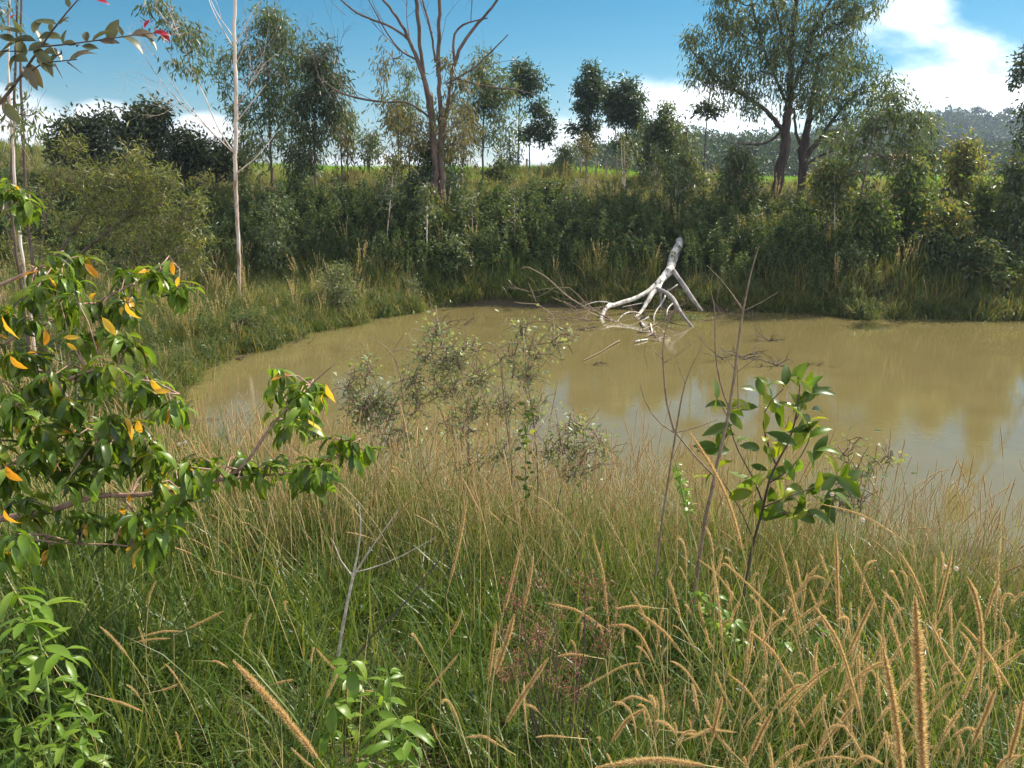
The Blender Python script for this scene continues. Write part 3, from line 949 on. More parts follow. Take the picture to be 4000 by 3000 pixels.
# the tall half-dead tree in the middle
make_tree('eucalyptus_tree', 'tall half dead tree with bare dark limbs reaching out of the frame', 'tree',
          [[(1700, 860, 40), (1700, 700, 40), (1697, 560, 40), (1688, 450, 38), (1680, 370, 34), (1650, 290, 24), (1625, 220, 22), (1590, 130, 18), (1540, 50, 14), (1480, -20, 12), (1400, -120, 8)],
           [(1730, 800, 34), (1724, 600, 30), (1722, 450, 26), (1716, 350, 24), (1712, 200, 22), (1716, 80, 20), (1716, -60, 18), (1720, -220, 14)],
           [(1690, 520, 28), (1660, 320, 20), (1640, 180, 20), (1630, 60, 22), (1628, -60, 20), (1620, -200, 14)],
           [(1727, 560, 26), (1760, 330, 16), (1775, 240, 20), (1800, 180, 18), (1850, 110, 16), (1905, 50, 14), (1960, -20, 12), (2040, -120, 8)],
           [(1775, 240, 16), (1770, 130, 12), (1800, 95, 12), (1840, 85, 8), (1905, 70, 6)],
           [(1655, 300, 16), (1600, 150, 14), (1500, 90, 12), (1400, 60, 10), (1310, -20, 8)],
           [(1690, 470, 14), (1600, 395, 12), (1500, 400, 10), (1400, 385, 12), (1320, 360, 10), (1240, 300, 7)],
           [(1740, 330, 10), (1850, 270, 10), (1930, 190, 8), (1985, 135, 5)],
           [(1760, 300, 9), (1900, 340, 10), (2000, 345, 7), (2110, 375, 4)],
           [(1640, 240, 12), (1560, 200, 9), (1500, 110, 8), (1440, 0, 6)], [(1700, 240, 12), (1680, 100, 12), (1650, 0, 10)]],
          [(1670, 500, 120, 80, 20), (1760, 420, 70, 80, 14), (1480, 250, 60, 90, 10), (1800, 330, 60, 50, 9), (1560, 450, 90, 70, 12), (1740, 260, 30, 60, 5), (1580, 560, 100, 60, 14), (1790, 540, 70, 60, 10), (1490, 380, 50, 60, 6)],
          24, 'euc_brown', 'bark_red', .15, .026, 26, .24, .9, G_E, sides=9, taper_r=.007,
          bares=[(1300, 390, 24, (-.6, 0, 1), 1.5, .012, 3), (1340, 370, 24, (-.3, .2, 1), 1.8, .014, 3), (1400, 385, 24, (-.5, 0, .9), 1.6, .013, 3), (1560, 200, 24, (-.6, 0, .8), 1.4, .014, 3),
                 (1600, 150, 24, (-.3, 0, 1), 1.4, .014, 3), (1840, 90, 24, (.1, 0, 1), 1.0, .014, 2), (1700, 240, 24, (.4, 0, .9), 1.2, .012, 3), (1690, 130, 24, (-.4, 0, 1), 1.2, .012, 3),
                 (1870, 270, 24, (.9, 0, .3), 1.0, .012, 2), (1480, 400, 24, (-.9, 0, .2), 1.3, .012, 3), (1350, 60, 24, (-.8, 0, .5), 1.0, .01, 2), (1500, 90, 24, (-.5, 0, .9), 1.2, .01, 3)], tmin=10)
make_tree('eucalyptus_tree', 'leafy tree with a domed crown just right of the half dead tree', 'tree',
          [[(1886, 680, 12), (1886, 560, 11), (1890, 400, 9), (1885, 260, 5)]],
          [(1885, 270, 60, 50, 20), (1920, 350, 90, 70, 40), (1960, 430, 70, 70, 22), (1830, 420, 70, 70, 20), (1850, 530, 90, 60, 18), (1930, 520, 60, 50, 10)], 31, 'euc', 'bark_grey', .16, .03, 36, .32, .8, G_E)
make_tree('eucalyptus_tree', 'small tree with a compact high crown on a thin bare trunk against the blue sky', 'tree',
          [[(2023, 640, 9), (2026, 500, 8), (2030, 400, 7), (2040, 280, 5)], [(2026, 490, 5), (2065, 440, 4), (2085, 420, 3)], [(2027, 460, 4), (2005, 400, 3)]],
          [(2038, 275, 38, 35, 22), (2060, 320, 60, 40, 36), (2030, 345, 45, 25, 14)], 36, 'euc_dark', 'bark_dark', .15, .035, 44, .26, .5, G_E)
make_tree('eucalyptus_tree', 'low tree with a lopsided crown beside the thin bare-trunked one', 'tree',
          [[(2068, 645, 8), (2068, 560, 7), (2075, 500, 6), (2090, 420, 4)], [(2068, 540, 4), (2120, 500, 4)]],
          [(2100, 415, 38, 30, 14), (2125, 490, 40, 50, 24), (2060, 520, 40, 35, 14), (2130, 540, 20, 25, 6)], 36, 'euc_dark', 'bark_dark', .15, .04, 44, .26, .5, G_E)
for (x, t_, b_, w_, Yt, lb) in ((1355, 420, 640, 26, 33, 'small slender tree on the skyline right of the dense dark tree'), (1440, 500, 640, 42, 32, 'short bushy tree under the long dead limb on the skyline'),
                            (1555, 360, 700, 60, 29, 'thin leafy tree growing behind the dead left limb'), (1990, 520, 640, 40, 34, 'sparse twiggy sapling left of the compact high crown')):
    make_tree('eucalyptus_tree', lb, 'tree', [[(x, b_, 8), (x + 2, (t_ + b_) / 2, 7), (x, t_ + 15, 3)]],
              [(x, t_ + 30, w_ * .8, 30, 8), (x + 3, t_ + 80, w_, 50, 16), (x, t_ + 130, w_ * .9, 30, 8)], Yt, 'euc', 'bark_grey', .15, .03, 30, .28, .8, G_E)
make_tree('eucalyptus_tree', 'dark pointed tree with rounded tiers, highest left of the gap in the far treeline', 'tree',
          [[(2292, 640, 10), (2293, 520, 9), (2305, 400, 8), (2312, 270, 4)], [(2293, 520, 4), (2240, 490, 3)]],
          [(2312, 285, 35, 35, 20), (2308, 350, 62, 50, 60), (2290, 420, 40, 30, 18), (2350, 400, 30, 35, 10), (2300, 500, 50, 40, 22), (2235, 495, 18, 18, 5), (2290, 560, 45, 30, 12)], 36, 'euc_dark', 'bark_dark', .14, .04, 46, .24, .5, G_E)
make_tree('eucalyptus_tree', 'dark shaggy twin-topped tree against the white cloud', 'tree',
          [[(2446, 690, 10), (2445, 560, 9), (2450, 430, 8), (2452, 330, 4)], [(2410, 680, 7), (2405, 520, 6), (2392, 350, 3)]],
          [(2452, 345, 32, 32, 16), (2455, 410, 62, 55, 54), (2395, 380, 32, 50, 24), (2480, 470, 55, 35, 24), (2400, 450, 40, 40, 16), (2440, 560, 60, 50, 20)], 34, 'euc_dark', 'bark_dark', .14, .04, 44, .25, .5, G_E)
make_tree('eucalyptus_tree', 'dark cone-shaped tree left of the thin leaning sapling with a tuft on top', 'tree',
          [[(2595, 760, 10), (2598, 560, 9), (2600, 430, 4)]],
          [(2600, 440, 22, 25, 10), (2600, 500, 55, 45, 36), (2590, 580, 70, 60, 40), (2560, 640, 60, 50, 18), (2650, 620, 50, 50, 16)], 31, 'euc', 'bark_grey', .14, .035, 40, .26, .6, G_E)
make_tree('eucalyptus_tree', 'thin dark sapling with a small flat tuft at its top left of the big tree', 'tree',
          [[(2742, 860, 9), (2748, 700, 8), (2756, 520, 7), (2770, 400, 6), (2782, 300, 4)], [(2757, 500, 4), (2800, 530, 3)]],
          [(2730, 430, 28, 18, 7), (2800, 430, 35, 22, 9), (2770, 410, 30, 15, 5)], 27, 'euc_dark', 'bark_dark', .13, .035, 26, .18, .5, G_E)
for (x, xt, t_, b_, w_, Yt, lf, lb) in ((1120, 1150, 330, 760, 50, 30, 'euc', 'wispy thin trunked tree between the two leafy trees left of centre'), (1340, 1310, 300, 760, 40, 28, 'euc_brown', 'olive brown wispy tree right of the dense dark tree'),
                                (1600, 1585, 250, 700, 50, 30, 'euc', 'thin tree seen through the limbs of the half dead tree, left side'), (1800, 1815, 400, 720, 55, 29, 'euc_brown', 'olive brown leafy tree right against the half dead tree trunk'),
                                (1175, 1190, 500, 800, 60, 27, 'euc', 'low leafy tree at the foot of the dense dark tree'), (960, 940, 420, 800, 55, 28, 'euc', 'sparse leafy tree behind the slim white trunk'),
                                (2520, 2530, 470, 760, 45, 31, 'euc', 'slim leafy tree filling the space right of the twin topped tree'), (2690, 2680, 480, 760, 55, 30, 'euc', 'loose leafy tree left of the thin dark tufted sapling'),
                                (2210, 2205, 560, 760, 35, 32, 'euc', 'small thin tree left of the dark pointed tree'), (3620, 3640, 470, 860, 60, 24, 'euc', 'loose leafy tree right of the bushy pale trunked tree')):
    hh = (b_ - t_)
    make_tree('eucalyptus_tree', lb, 'tree', [[(x, b_, 9), ((x + xt) / 2 + 4, (t_ + b_) / 2, 8), (xt, t_ + 10, 3)], [(x + 3, b_ - hh * .3, 5), (x + w_ * .5, b_ - hh * .6, 4), (x + w_ * .7, b_ - hh * .75, 3)]],
              [(xt, t_ + 25, w_ * .6, 30, 7), (xt + 8, t_ + hh * .25, w_, hh * .16, 13), (x - 10, t_ + hh * .45, w_ * 1.1, hh * .18, 13), (x + 12, t_ + hh * .68, w_ * .9, hh * .14, 8)], Yt, lf, 'bark_grey', .15, .026, 26, .26, .9, G_E)
# the big double-trunk tree on the right
make_tree('eucalyptus_tree', 'big tree with thick dark leaning trunk and wide drooping crown on the right bank', 'tree',
          [[(3018, 850, 66), (3030, 780, 58), (3045, 680, 56), (3065, 560, 54), (3072, 480, 48), (3085, 380, 40), (3090, 260, 32), (3095, 140, 26), (3110, 20, 22), (3120, -160, 14)],
           [(3068, 520, 30), (3000, 440, 22), (2920, 380, 18), (2830, 330, 14), (2740, 250, 10), (2690, 180, 6)],
           [(3075, 480, 20), (3010, 560, 12), (2940, 565, 12), (2880, 560, 8)],
           [(3085, 380, 20), (3140, 240, 18), (3190, 100, 16), (3260, -20, 12)], [(3080, 420, 16), (3010, 260, 14), (2960, 120, 12), (2930, -20, 9)],
           [(3090, 250, 14), (3050, 120, 12), (3020, 0, 9)]],
          [(2760, 270, 90, 70, 34), (2730, 170, 60, 60, 20), (2860, 300, 110, 90, 54), (2900, 120, 130, 110, 60), (3030, 220, 130, 120, 74), (3100, 60, 160, 110, 76), (3250, 120, 130, 120, 62),
           (2960, 400, 120, 70, 30), (3200, 290, 120, 100, 52), (3340, 30, 90, 90, 34), (3000, -60, 260, 70, 60), (3300, -90, 160, 60, 30), (2830, 20, 70, 80, 26), (3120, 380, 90, 60, 20)],
          26, 'euc', 'bark_dark', .14, .026, 27, .25, .9, G_E, sides=11, taper_r=.006, tmin=14)
make_tree('eucalyptus_tree', 'forked dark trunk tree standing close behind the big leaning one', 'tree',
          [[(3118, 830, 44), (3128, 760, 42), (3135, 680, 46), (3140, 600, 54), (3150, 520, 40), (3170, 400, 26), (3190, 280, 18), (3220, 160, 12)],
           [(3140, 620, 34), (3190, 560, 26), (3230, 500, 20), (3290, 420, 14), (3350, 360, 10)], [(3145, 600, 24), (3110, 530, 16), (3100, 420, 12)],
           [(3160, 480, 18), (3240, 380, 14), (3290, 260, 10)], [(3140, 650, 20), (3200, 610, 16), (3250, 590, 10)]],
          [(3290, 330, 120, 90, 46), (3380, 400, 90, 70, 34), (3400, 280, 70, 60, 20), (3220, 420, 100, 60, 30), (3320, 230, 90, 80, 30), (3260, 520, 110, 60, 30), (3460, 350, 50, 50, 12)],
          27.5, 'euc', 'bark_dark', .14, .026, 26, .25, .9, G_E, sides=11, taper_r=.006, tmin=10)
make_tree('eucalyptus_tree', 'bushy leafy tree with thin pale trunk right of the forked dark trunk', 'tree',
          [[(3330, 1010, 12, 21), (3350, 860, 12, 21), (3375, 700, 11, 21), (3400, 560, 9, 21), (3430, 440, 5, 21)]],
          [(3500, 400, 60, 40, 13), (3580, 460, 70, 50, 14), (3420, 480, 110, 60, 24), (3570, 560, 80, 60, 16), (3450, 620, 120, 50, 15), (3300, 560, 90, 50, 13), (3290, 690, 90, 60, 14)],
          21.5, 'euc', 'bark_grey', .12, .026, 40, .26, .75, G_E, base=1)
G_Y = 'young leafy trees on the right bank'
for (x, py_b, top, w_, h_, Yt, lb) in (
        (3770, 800, 545, 95, 150, 23, 'yellow green young tree in front of the far blue hillside'),
        (3240, 900, 620, 95, 120, 21.5, 'bright young tree with leaves hiding the foot of the forked trunk'),
        (3560, 900, 640, 110, 140, 21.5, 'yellow green bushy young tree in front of the brick house'),
        (3400, 960, 760, 90, 100, 20.5, 'small leafy sapling below the pale leaning stem'),
        (3860, 950, 700, 90, 130, 21.5, 'leafy young tree beside the orange grass patch'),
        (3985, 1000, 600, 80, 230, 20.5, 'tall dark leafy tree cut by the right edge of the picture'),
        (2880, 820, 560, 80, 150, 24.5, 'dark leafy young tree left of the big leaning trunk'),
        (2680, 820, 600, 70, 120, 26, 'dull green sapling behind the fallen trunk end'),
        (3700, 980, 800, 90, 80, 20.5, 'low bright leafy bush on the right bank slope')):
    k = Yt / FPX
    nb = max(10, int(w_ * h_ / 420))
    make_tree('young_tree', lb, 'tree',
              [[(x - 10, py_b, 8), (x - 4, (py_b + top) / 2, 7), (x, top + 20, 3)]],
              [(x, top + h_ * .35, w_ * .62, h_ * .32, nb), (x + 10, top + h_ * .8, w_ * .95, h_ * .45, int(nb * 1.6)), (x - 15, top + h_ * 1.2, w_ * .8, h_ * .35, nb)],
              Yt, 'euc_bright' if 'dark' not in lb and 'dull' not in lb else 'euc', 'bark_grey', .10, .034, 27, .22, .65, G_Y)
make_tree('eucalyptus_tree', 'dark leaning branch end hanging in at the right edge of the sky', 'tree',
          [[(4160, 1000, 14), (4120, 600, 12), (4070, 380, 9), (4020, 260, 6)]], [(4000, 240, 45, 50, 12), (3975, 300, 22, 25, 5), (4020, 420, 30, 60, 8), (4010, 560, 40, 80, 12)],
          21, 'euc_dark', 'bark_dark', .10, .03, 40, .2, .6, G_E)

# dark shrubs on the left skyline
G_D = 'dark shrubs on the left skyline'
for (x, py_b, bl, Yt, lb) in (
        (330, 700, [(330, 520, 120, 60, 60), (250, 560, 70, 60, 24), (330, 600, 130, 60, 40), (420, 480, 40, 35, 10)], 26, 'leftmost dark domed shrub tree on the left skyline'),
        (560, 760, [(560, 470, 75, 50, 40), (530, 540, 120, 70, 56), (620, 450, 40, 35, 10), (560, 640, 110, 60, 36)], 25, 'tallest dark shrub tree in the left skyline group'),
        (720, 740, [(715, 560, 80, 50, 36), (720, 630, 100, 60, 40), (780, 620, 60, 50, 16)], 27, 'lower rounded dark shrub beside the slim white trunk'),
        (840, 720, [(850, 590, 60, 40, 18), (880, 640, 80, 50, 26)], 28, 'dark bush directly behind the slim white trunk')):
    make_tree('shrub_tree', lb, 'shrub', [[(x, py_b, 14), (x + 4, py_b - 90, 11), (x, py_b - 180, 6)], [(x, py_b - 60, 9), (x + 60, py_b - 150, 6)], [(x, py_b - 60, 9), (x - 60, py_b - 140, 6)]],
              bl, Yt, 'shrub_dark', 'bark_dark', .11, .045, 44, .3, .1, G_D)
make_tree('shrub_tree', 'tiny lone dark sapling on the left hilltop', 'shrub', [[(178, 580, 5), (178, 545, 4), (182, 525, 2)]], [(180, 540, 16, 14, 8)], 40, 'shrub_dark', 'bark_dark', .16, .06, 14, .16, .1, G_D)

# the feathery narrow-leaved bush on the left
make_tree('narrow_leaved_bush', 'large feathery yellow green narrow leaved bush with bare woody stems on the left', 'bush',
          [[(120, 1180, 26), (200, 1080, 22), (330, 980, 20), (470, 860, 14), (620, 800, 9), (740, 780, 5)], [(150, 1150, 16), (220, 1000, 14), (330, 850, 10), (420, 700, 6)],
           [(180, 1110, 12), (320, 1050, 9), (500, 1010, 8), (640, 1000, 5)], [(140, 1160, 12), (160, 950, 10), (210, 740, 7), (270, 560, 4)], [(230, 1050, 9), (420, 910, 8), (560, 780, 5), (640, 700, 3)],
           [(130, 1170, 10), (60, 1010, 8), (20, 880, 6)]],
          [(270, 580, 45, 50, 12), (240, 680, 80, 60, 20), (380, 700, 90, 60, 30), (520, 620, 50, 60, 16), (540, 720, 110, 70, 46), (640, 710, 60, 60, 18), (440, 800, 140, 70, 50), (620, 830, 120, 70, 46),
           (740, 800, 55, 60, 16), (720, 900, 90, 60, 30), (560, 930, 150, 60, 44), (740, 1000, 60, 60, 18), (640, 1040, 120, 40, 24), (300, 880, 130, 60, 26), (120, 800, 100, 80, 20), (120, 980, 120, 60, 18), (330, 1040, 120, 50, 18)],
          13.5, 'willow', 'bark_grey', .085, .0095, 30, .17, .1, depthk=.8, taper_r=.0035, parts=('stem', 'foliage'), base=1)
# thin trunks at the left edge
for (x0, x1, Yt, lb, bl) in ((62, 30, 11.5, 'pale thin trunk leftmost at the left edge', [(20, 60, 40, 50, 5), (40, 480, 70, 60, 9)]),
                         (40, 62, 12.2, 'thin brown trunk crossing behind the thorny branch', [(90, 420, 50, 60, 8)]),
                         (100, 78, 12.8, 'short reddish thin trunk nearest the feathery bush', [(80, 500, 50, 40, 5)])):
    make_tree('eucalyptus_tree', lb, 'tree', [[(x0 + 12, 1000, 17), (x0, 800, 16), ((x0 + x1) / 2, 500, 15), (x1, 250, 12), (x1 + 8, -60, 10)]],
              bl, Yt, 'euc', 'bark_red' if 'pale' not in lb else 'bark_white', .10, .02, 12, .2, .9, 'thin trunks at the left edge', base=None)

# ---------------------------------------------------------------- saplings and bushes on the dark slope
G_S = 'saplings on the shaded far slope'


def sapling(name, lb, px, py, hpx, wpx, n, leaf='weed', bark='bark_white', nl=26, LL=.08, LW=.03, bw=6, lean=0, low=.35, group=G_S, cat='sapling', hang=.5, cr=.17, stems=1):
    g_ = WG(px, py, 12)
    k = FPX / g_[1]
    Yt = float(g_[1])
    tr = []
    for s in range(stems):
        o = 0 if s == 0 else rng.uniform(-.3, .3) * wpx
        tr.append([(px + o * .2, py, bw), (px + lean * .5 + o * .6, py - hpx * .5, bw * .85), (px + lean + o, py - hpx, bw * .4)])
    bl = [(px + lean, py - hpx * .92, wpx * .4, hpx * .1 + 6, max(3, n // 4)), (px + lean * .8, py - hpx * (1 + low) / 2, wpx * .75, hpx * (1 - low) * .42, n), ]
    return make_tree(name, lb, cat, tr, bl, Yt, leaf, bark, LL, LW, nl, cr, hang, group, taper_r=.004, twigs=2, base=None)


sapling('sapling', 'sapling with a pale straight stem on the slope right of the slim white trunk', 1085, 980, 260, 70, 16, bark='bark_grey')
sapling('leafy_bush', 'rounded light green bush on the slope close right of the slim white trunk', 1075, 1110, 330, 75, 46, 'weed_pale', 'twig_dark', 34, .07, .03, low=.1, cat='bush', stems=3)
sapling('sapling', 'thin leaning pale sapling left of the half dead tree foot', 1505, 985, 300, 60, 12, 'euc', lean=30, bw=8)
sapling('sapling', 'pale forked sapling stem below the half dead tree', 1668, 1040, 330, 70, 18, 'euc', bw=9, low=.5)
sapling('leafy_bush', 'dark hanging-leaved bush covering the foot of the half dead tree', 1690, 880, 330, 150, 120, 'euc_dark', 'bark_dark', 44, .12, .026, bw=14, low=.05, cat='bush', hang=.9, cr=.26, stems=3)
sapling('sapling', 'dark slim sapling left of the bush around the half dead tree', 1545, 860, 260, 90, 26, 'euc', bw=7)
sapling('sapling', 'short pale bare stem in the middle of the slope', 1982, 990, 80, 18, 3, 'weed', bw=6, low=.6)
sapling('sapling', 'slim pale sapling between the dead tree and the fallen trunk', 2010, 1000, 220, 46, 10, 'weed', bw=6)
sapling('sapling', 'thin white stem left of the middle of the slope', 1845, 960, 190, 40, 8, 'weed', bw=5)
sapling('leafy_bush', 'blue green leafy bush above the waterline in the middle', 1790, 1090, 150, 90, 40, 'weed_pale', 'twig_dark', 30, .07, .035, low=.1, cat='bush', stems=3)
sapling('leafy_bush', 'dark leafy bush on the crest left of the gap in the treeline', 1960, 740, 110, 90, 30, 'weed', 'twig_dark', 34, .08, .035, low=.1, cat='bush', stems=3)
sapling('leafy_bush', 'dense green bush below the compact high crowned tree', 2150, 860, 150, 130, 50, 'weed', 'twig_dark', 34, .08, .035, low=.05, cat='bush', stems=3)
sapling('leafy_bush', 'pale green bush on the shaded slope left of the fallen trunk end', 2230, 930, 90, 60, 20, 'weed_pale', 'twig_dark', 30, .07, .035, low=.1, cat='bush', stems=3)
sapling('sapling', 'sapling with an orange tipped leaf tuft below the dark pointed tree', 2290, 720, 200, 60, 16, 'euc_brown', 'bark_grey', bw=7)
sapling('sapling', 'pale double stemmed sapling right of the dark pointed tree', 2440, 800, 260, 70, 18, 'euc', bw=8, stems=2)
sapling('sapling', 'slender sapling standing above the end of the fallen trunk', 2560, 840, 270, 60, 20, 'euc', bw=8)
sapling('sapling', 'leafy sapling right above the end of the fallen trunk', 2640, 870, 220, 70, 26, 'weed', bw=6)
sapling('leafy_bush', 'light green leafy bush just right of the fallen trunk top', 2720, 950, 120, 70, 26, 'weed_pale', 'twig_dark', 30, .07, .035, low=.1, cat='bush', stems=3)
sapling('sapling', 'straight thin pale sapling in the shade right of the big trunk foot', 3260, 1010, 330, 60, 14, 'weed', bw=8, low=.5)
sapling('sapling', 'leaning grey sapling right of the straight thin pale one', 3340, 1010, 300, 50, 12, 'weed', bw=6, lean=60)
sapling('leafy_bush', 'bright leafy bush lit by the sun on the right part of the slope', 3450, 1010, 190, 90, 40, 'euc_bright', 'twig_dark', 34, .08, .035, low=.05, cat='bush', stems=3)
sapling('leafy_bush', 'silvery leafed bush low on the slope under the leaning grey sapling', 3340, 1110, 130, 80, 26, 'weed_pale', 'twig_dark', 30, .07, .035, low=.1, cat='bush', stems=3)
sapling('leafy_bush', 'dark bush low on the far right of the slope', 3850, 1160, 200, 120, 50, 'weed', 'twig_dark', 34, .08, .035, low=.05, cat='bush', stems=3)
sapling('leafy_bush', 'dark green bush below the yellow green young tree', 3650, 1080, 170, 110, 44, 'weed', 'twig_dark', 34, .08, .035, low=.05, cat='bush', stems=3)
sapling('leafy_bush', 'sunlit tan and green bush on the tip of the left bank', 1320, 1235, 190, 120, 66, 'weed_pale', 'twig', 40, .04, .02, low=.05, cat='bush', stems=4, hang=.1)
sapling('leafy_bush', 'tall wispy weed bush at the very tip of the left bank', 1610, 1200, 110, 28, 16, 'weed_pale', 'twig', 30, .04, .018, low=.1, cat='bush', stems=2)
sapling('leafy_bush', 'round dark green bush in the marsh grass left of the water', 950, 1330, 90, 55, 26, 'weed', 'twig_dark', 44, .05, .02, low=.05, cat='bush', stems=3)

# ---------------------------------------------------------------- fallen tree in the water
ft = thing('fallen_tree', 'bleached dead tree lying from the far bank into the water with forked limbs', 'fallen tree', WG(2640, 1000, 12))


def limb(name, pts, Y0, Y1, mat='log', sides=9, parent=None, bend=.0, label=None, step=.12, ystop=None):
    n = len(pts)
    q = [(p[0], p[1], p[2], Y0 + (Y1 - Y0) * i / (n - 1)) for i, p in enumerate(pts)]
    P, R = pxpath(q, Y0, .86)
    Q, RR = densify(P, R, step)
    Q += rng.normal(0, 1, Q.shape) * RR[:, None] * .05
    b = MB()
    b.tube(Q, RR, sides, cap=True)
    o = b.build(name, M[mat], parent if parent is not None else ft)
    if label: o['label'] = label
    return o


def zy(px, py):
    return float(WZ(px, py, -.12)[1])


limb('trunk', [(2655, 938, 30), (2651, 965, 44), (2632, 1002, 43), (2623, 1036, 40), (2616, 1058, 40), (2583, 1092, 32), (2571, 1115, 28), (2569, 1132, 25)], 22.2, 19.5, sides=14)
limb('limb', [(2588, 1085, 24), (2555, 1117, 20), (2526, 1144, 21), (2492, 1162, 20), (2447, 1176, 20), (2402, 1189, 20), (2375, 1196, 20)], 19.9, 18.9)
limb('limb', [(2380, 1193, 21), (2362, 1203, 21), (2355, 1228, 17), (2345, 1253, 17), (2337, 1268, 15)], 18.9, zy(2337, 1268))
limb('limb', [(2569, 1125, 24), (2544, 1149, 22), (2528, 1180, 20), (2510, 1212, 15), (2492, 1232, 13), (2470, 1246, 11), (2440, 1268, 10)], 19.6, zy(2440, 1268))
limb('limb', [(2566, 1128, 20), (2594, 1140, 20), (2616, 1153, 21), (2637, 1178, 22), (2648, 1203, 20), (2662, 1226, 16), (2691, 1262, 12), (2727, 1304, 9)], 19.6, zy(2727, 1304), 'log_grey')
limb('limb', [(2630, 1058, 24), (2646, 1081, 19), (2662, 1103, 22), (2684, 1137, 24), (2707, 1171, 22), (2729, 1201, 16), (2744, 1214, 9)], 20.1, 19.2, 'log_grey')
limb('limb', [(2646, 1112, 7), (2616, 1133, 6), (2598, 1142, 6)], 20, 19.6, 'log_grey', 6)
limb('limb', [(2578, 1140, 14), (2582, 1180, 13), (2580, 1226, 11)], 19.6, zy(2580, 1226), 'log_grey', 7)
limb('charred_limb', [(2530, 1222, 10), (2520, 1238, 13), (2495, 1256, 12), (2468, 1266, 9), (2440, 1272, 5)], 18.6, 18.0, 'char', 7)
limb('limb', [(2534, 1238, 6), (2515, 1252, 8), (2470, 1270, 8), (2447, 1274, 6)], 18.3, zy(2447, 1274), 'log', 7)
limb('branch', [(2029, 1054, 3), (2047, 1040, 5), (2070, 1042, 6), (2086, 1058, 6), (2122, 1072, 6), (2153, 1099, 7), (2185, 1130, 7), (2221, 1162, 7), (2266, 1189, 7), (2307, 1212, 7), (2343, 1225, 8), (2384, 1248, 9), (2420, 1262, 10), (2447, 1271, 11)], 19.4, 18.0, 'twig', 6)
limb('branch', [(2386, 1248, 9), (2391, 1275, 9), (2416, 1293, 9), (2456, 1305, 9), (2501, 1307, 8), (2533, 1300, 7)], 18.2, zy(2520, 1302), 'log_grey', 7)
limb('branch', [(2009, 1180, 4), (2054, 1189, 5), (2095, 1182, 6), (2126, 1207, 6), (2158, 1230, 6), (2182, 1259, 5)], 19, zy(2182, 1259), 'twig', 5)
limb('branch', [(2095, 1182, 5), (2081, 1144, 4), (2063, 1103, 2)], 19.2, 19.3, 'twig', 5)
limb('branch', [(2144, 1216, 5), (2131, 1248, 4), (2099, 1266, 4)], 19, zy(2099, 1266), 'twig', 5)
limb('branch', [(2153, 1158, 3), (2189, 1178, 4), (2230, 1189, 4), (2262, 1212, 4), (2282, 1250, 4)], 19, zy(2282, 1250), 'twig', 5)
limb('branch', [(2230, 1262, 4), (2262, 1222, 4), (2310, 1212, 4), (2350, 1205, 4)], zy(2230, 1262), 19, 'twig', 5)
limb('branch', [(2160, 1232, 4), (2250, 1246, 4), (2330, 1235, 3)], 18.6, 18.9, 'twig', 5)
limb('branch', [(2120, 1215, 4), (2200, 1222, 5), (2300, 1205, 5), (2352, 1200, 6)], 18.9, 19.0, 'twig', 5)
limb('branch', [(2430, 1200, 5), (2480, 1190, 6), (2540, 1178, 6)], 19.2, 20, 'log_grey', 5)
limb('branch', [(2642, 1194, 8), (2682, 1235, 8), (2746, 1293, 7), (2791, 1316, 8), (2829, 1336, 8)], 19.2, zy(2829, 1336), 'bark_red', 6)
limb('branch', [(2563, 1192, 9), (2590, 1210, 7), (2640, 1228, 5)], 19, 18.8, 'bark_red', 5)
for (a, b_, w_) in (((2515, 1275), (2500, 1256), 12), ((2510, 1290), (2570, 1262), 8), ((2540, 1310), (2610, 1315), 7), ((2480, 1335), (2530, 1325), 9), ((2545, 1330), (2600, 1318), 5),
                    ((2540, 1262), (2548, 1300), 10), ((2560, 1296), (2520, 1318), 8), ((2570, 1330), (2600, 1310), 6), ((2490, 1296), (2550, 1300), 8), ((2550, 1285), (2565, 1320), 6),
                    ((2420, 1330), (2350, 1372), 6), ((2350, 1372), (2275, 1410), 4)):
    limb('broken_branch', [(a[0], a[1], w_), ((a[0] + b_[0]) / 2, (a[1] + b_[1]) / 2 - 2, w_ * .9), (b_[0], b_[1], w_ * .6)], float(WZ(a[0], a[1], .03)[1]), float(WZ(b_[0], b_[1], .02)[1]),
         'twig' if w_ < 9 else 'log', 6, step=.1)
for (x, y, Yb, d, L, r, dp) in ((2345, 1262, 18.1, (-1, 0, .15), .9, .02, 3), (2380, 1250, 18.3, (-.8, -.2, .35), 1.3, .018, 3), (2440, 1266, 18.1, (-.8, -.2, .1), .9, .02, 3), (2500, 1300, 17.7, (1, 0, .3), .8, .018, 3),
                               (2690, 1262, 18.2, (1, -.1, .2), 1.0, .018, 3), (2560, 1300, 17.6, (.6, 0, .6), .7, .016, 3), (2160, 1232, 18.6, (.8, 0, .2), .7, .010, 2),
                               (2300, 1240, 18.4, (-.9, -.1, .15), .6, .012, 2), (2530, 1290, 17.7, (-.5, -.2, .5), .6, .018, 2), (2790, 1316, 17.6, (.7, 0, .6), .5, .012, 2)):
    b = MB(); bare(b, W(x, y, Yb), d, L, r, dp, .1); b.build('branch', M['twig'], ft)
for (dx, dy, L) in ((-14, 0, 26), (-4, -2, 38), (6, 2, 20), (14, 6, 30)):
    p0, p1 = W(2656 + dx, 952 + dy, 22.15), W(2661 + dx * 1.1, 952 + dy - L, 22.3)
    b = MB(); b.tube([p0, (p0 + p1) / 2, p1], (.05, .035, .006), 6); b.build('splinter', M['log_grey'], ft)
limb('branch', [(2440, 1262, 8), (2400, 1285, 8), (2360, 1290, 7), (2340, 1275, 6), (2352, 1255, 4)], 18.0, 18.3, 'log', 6)
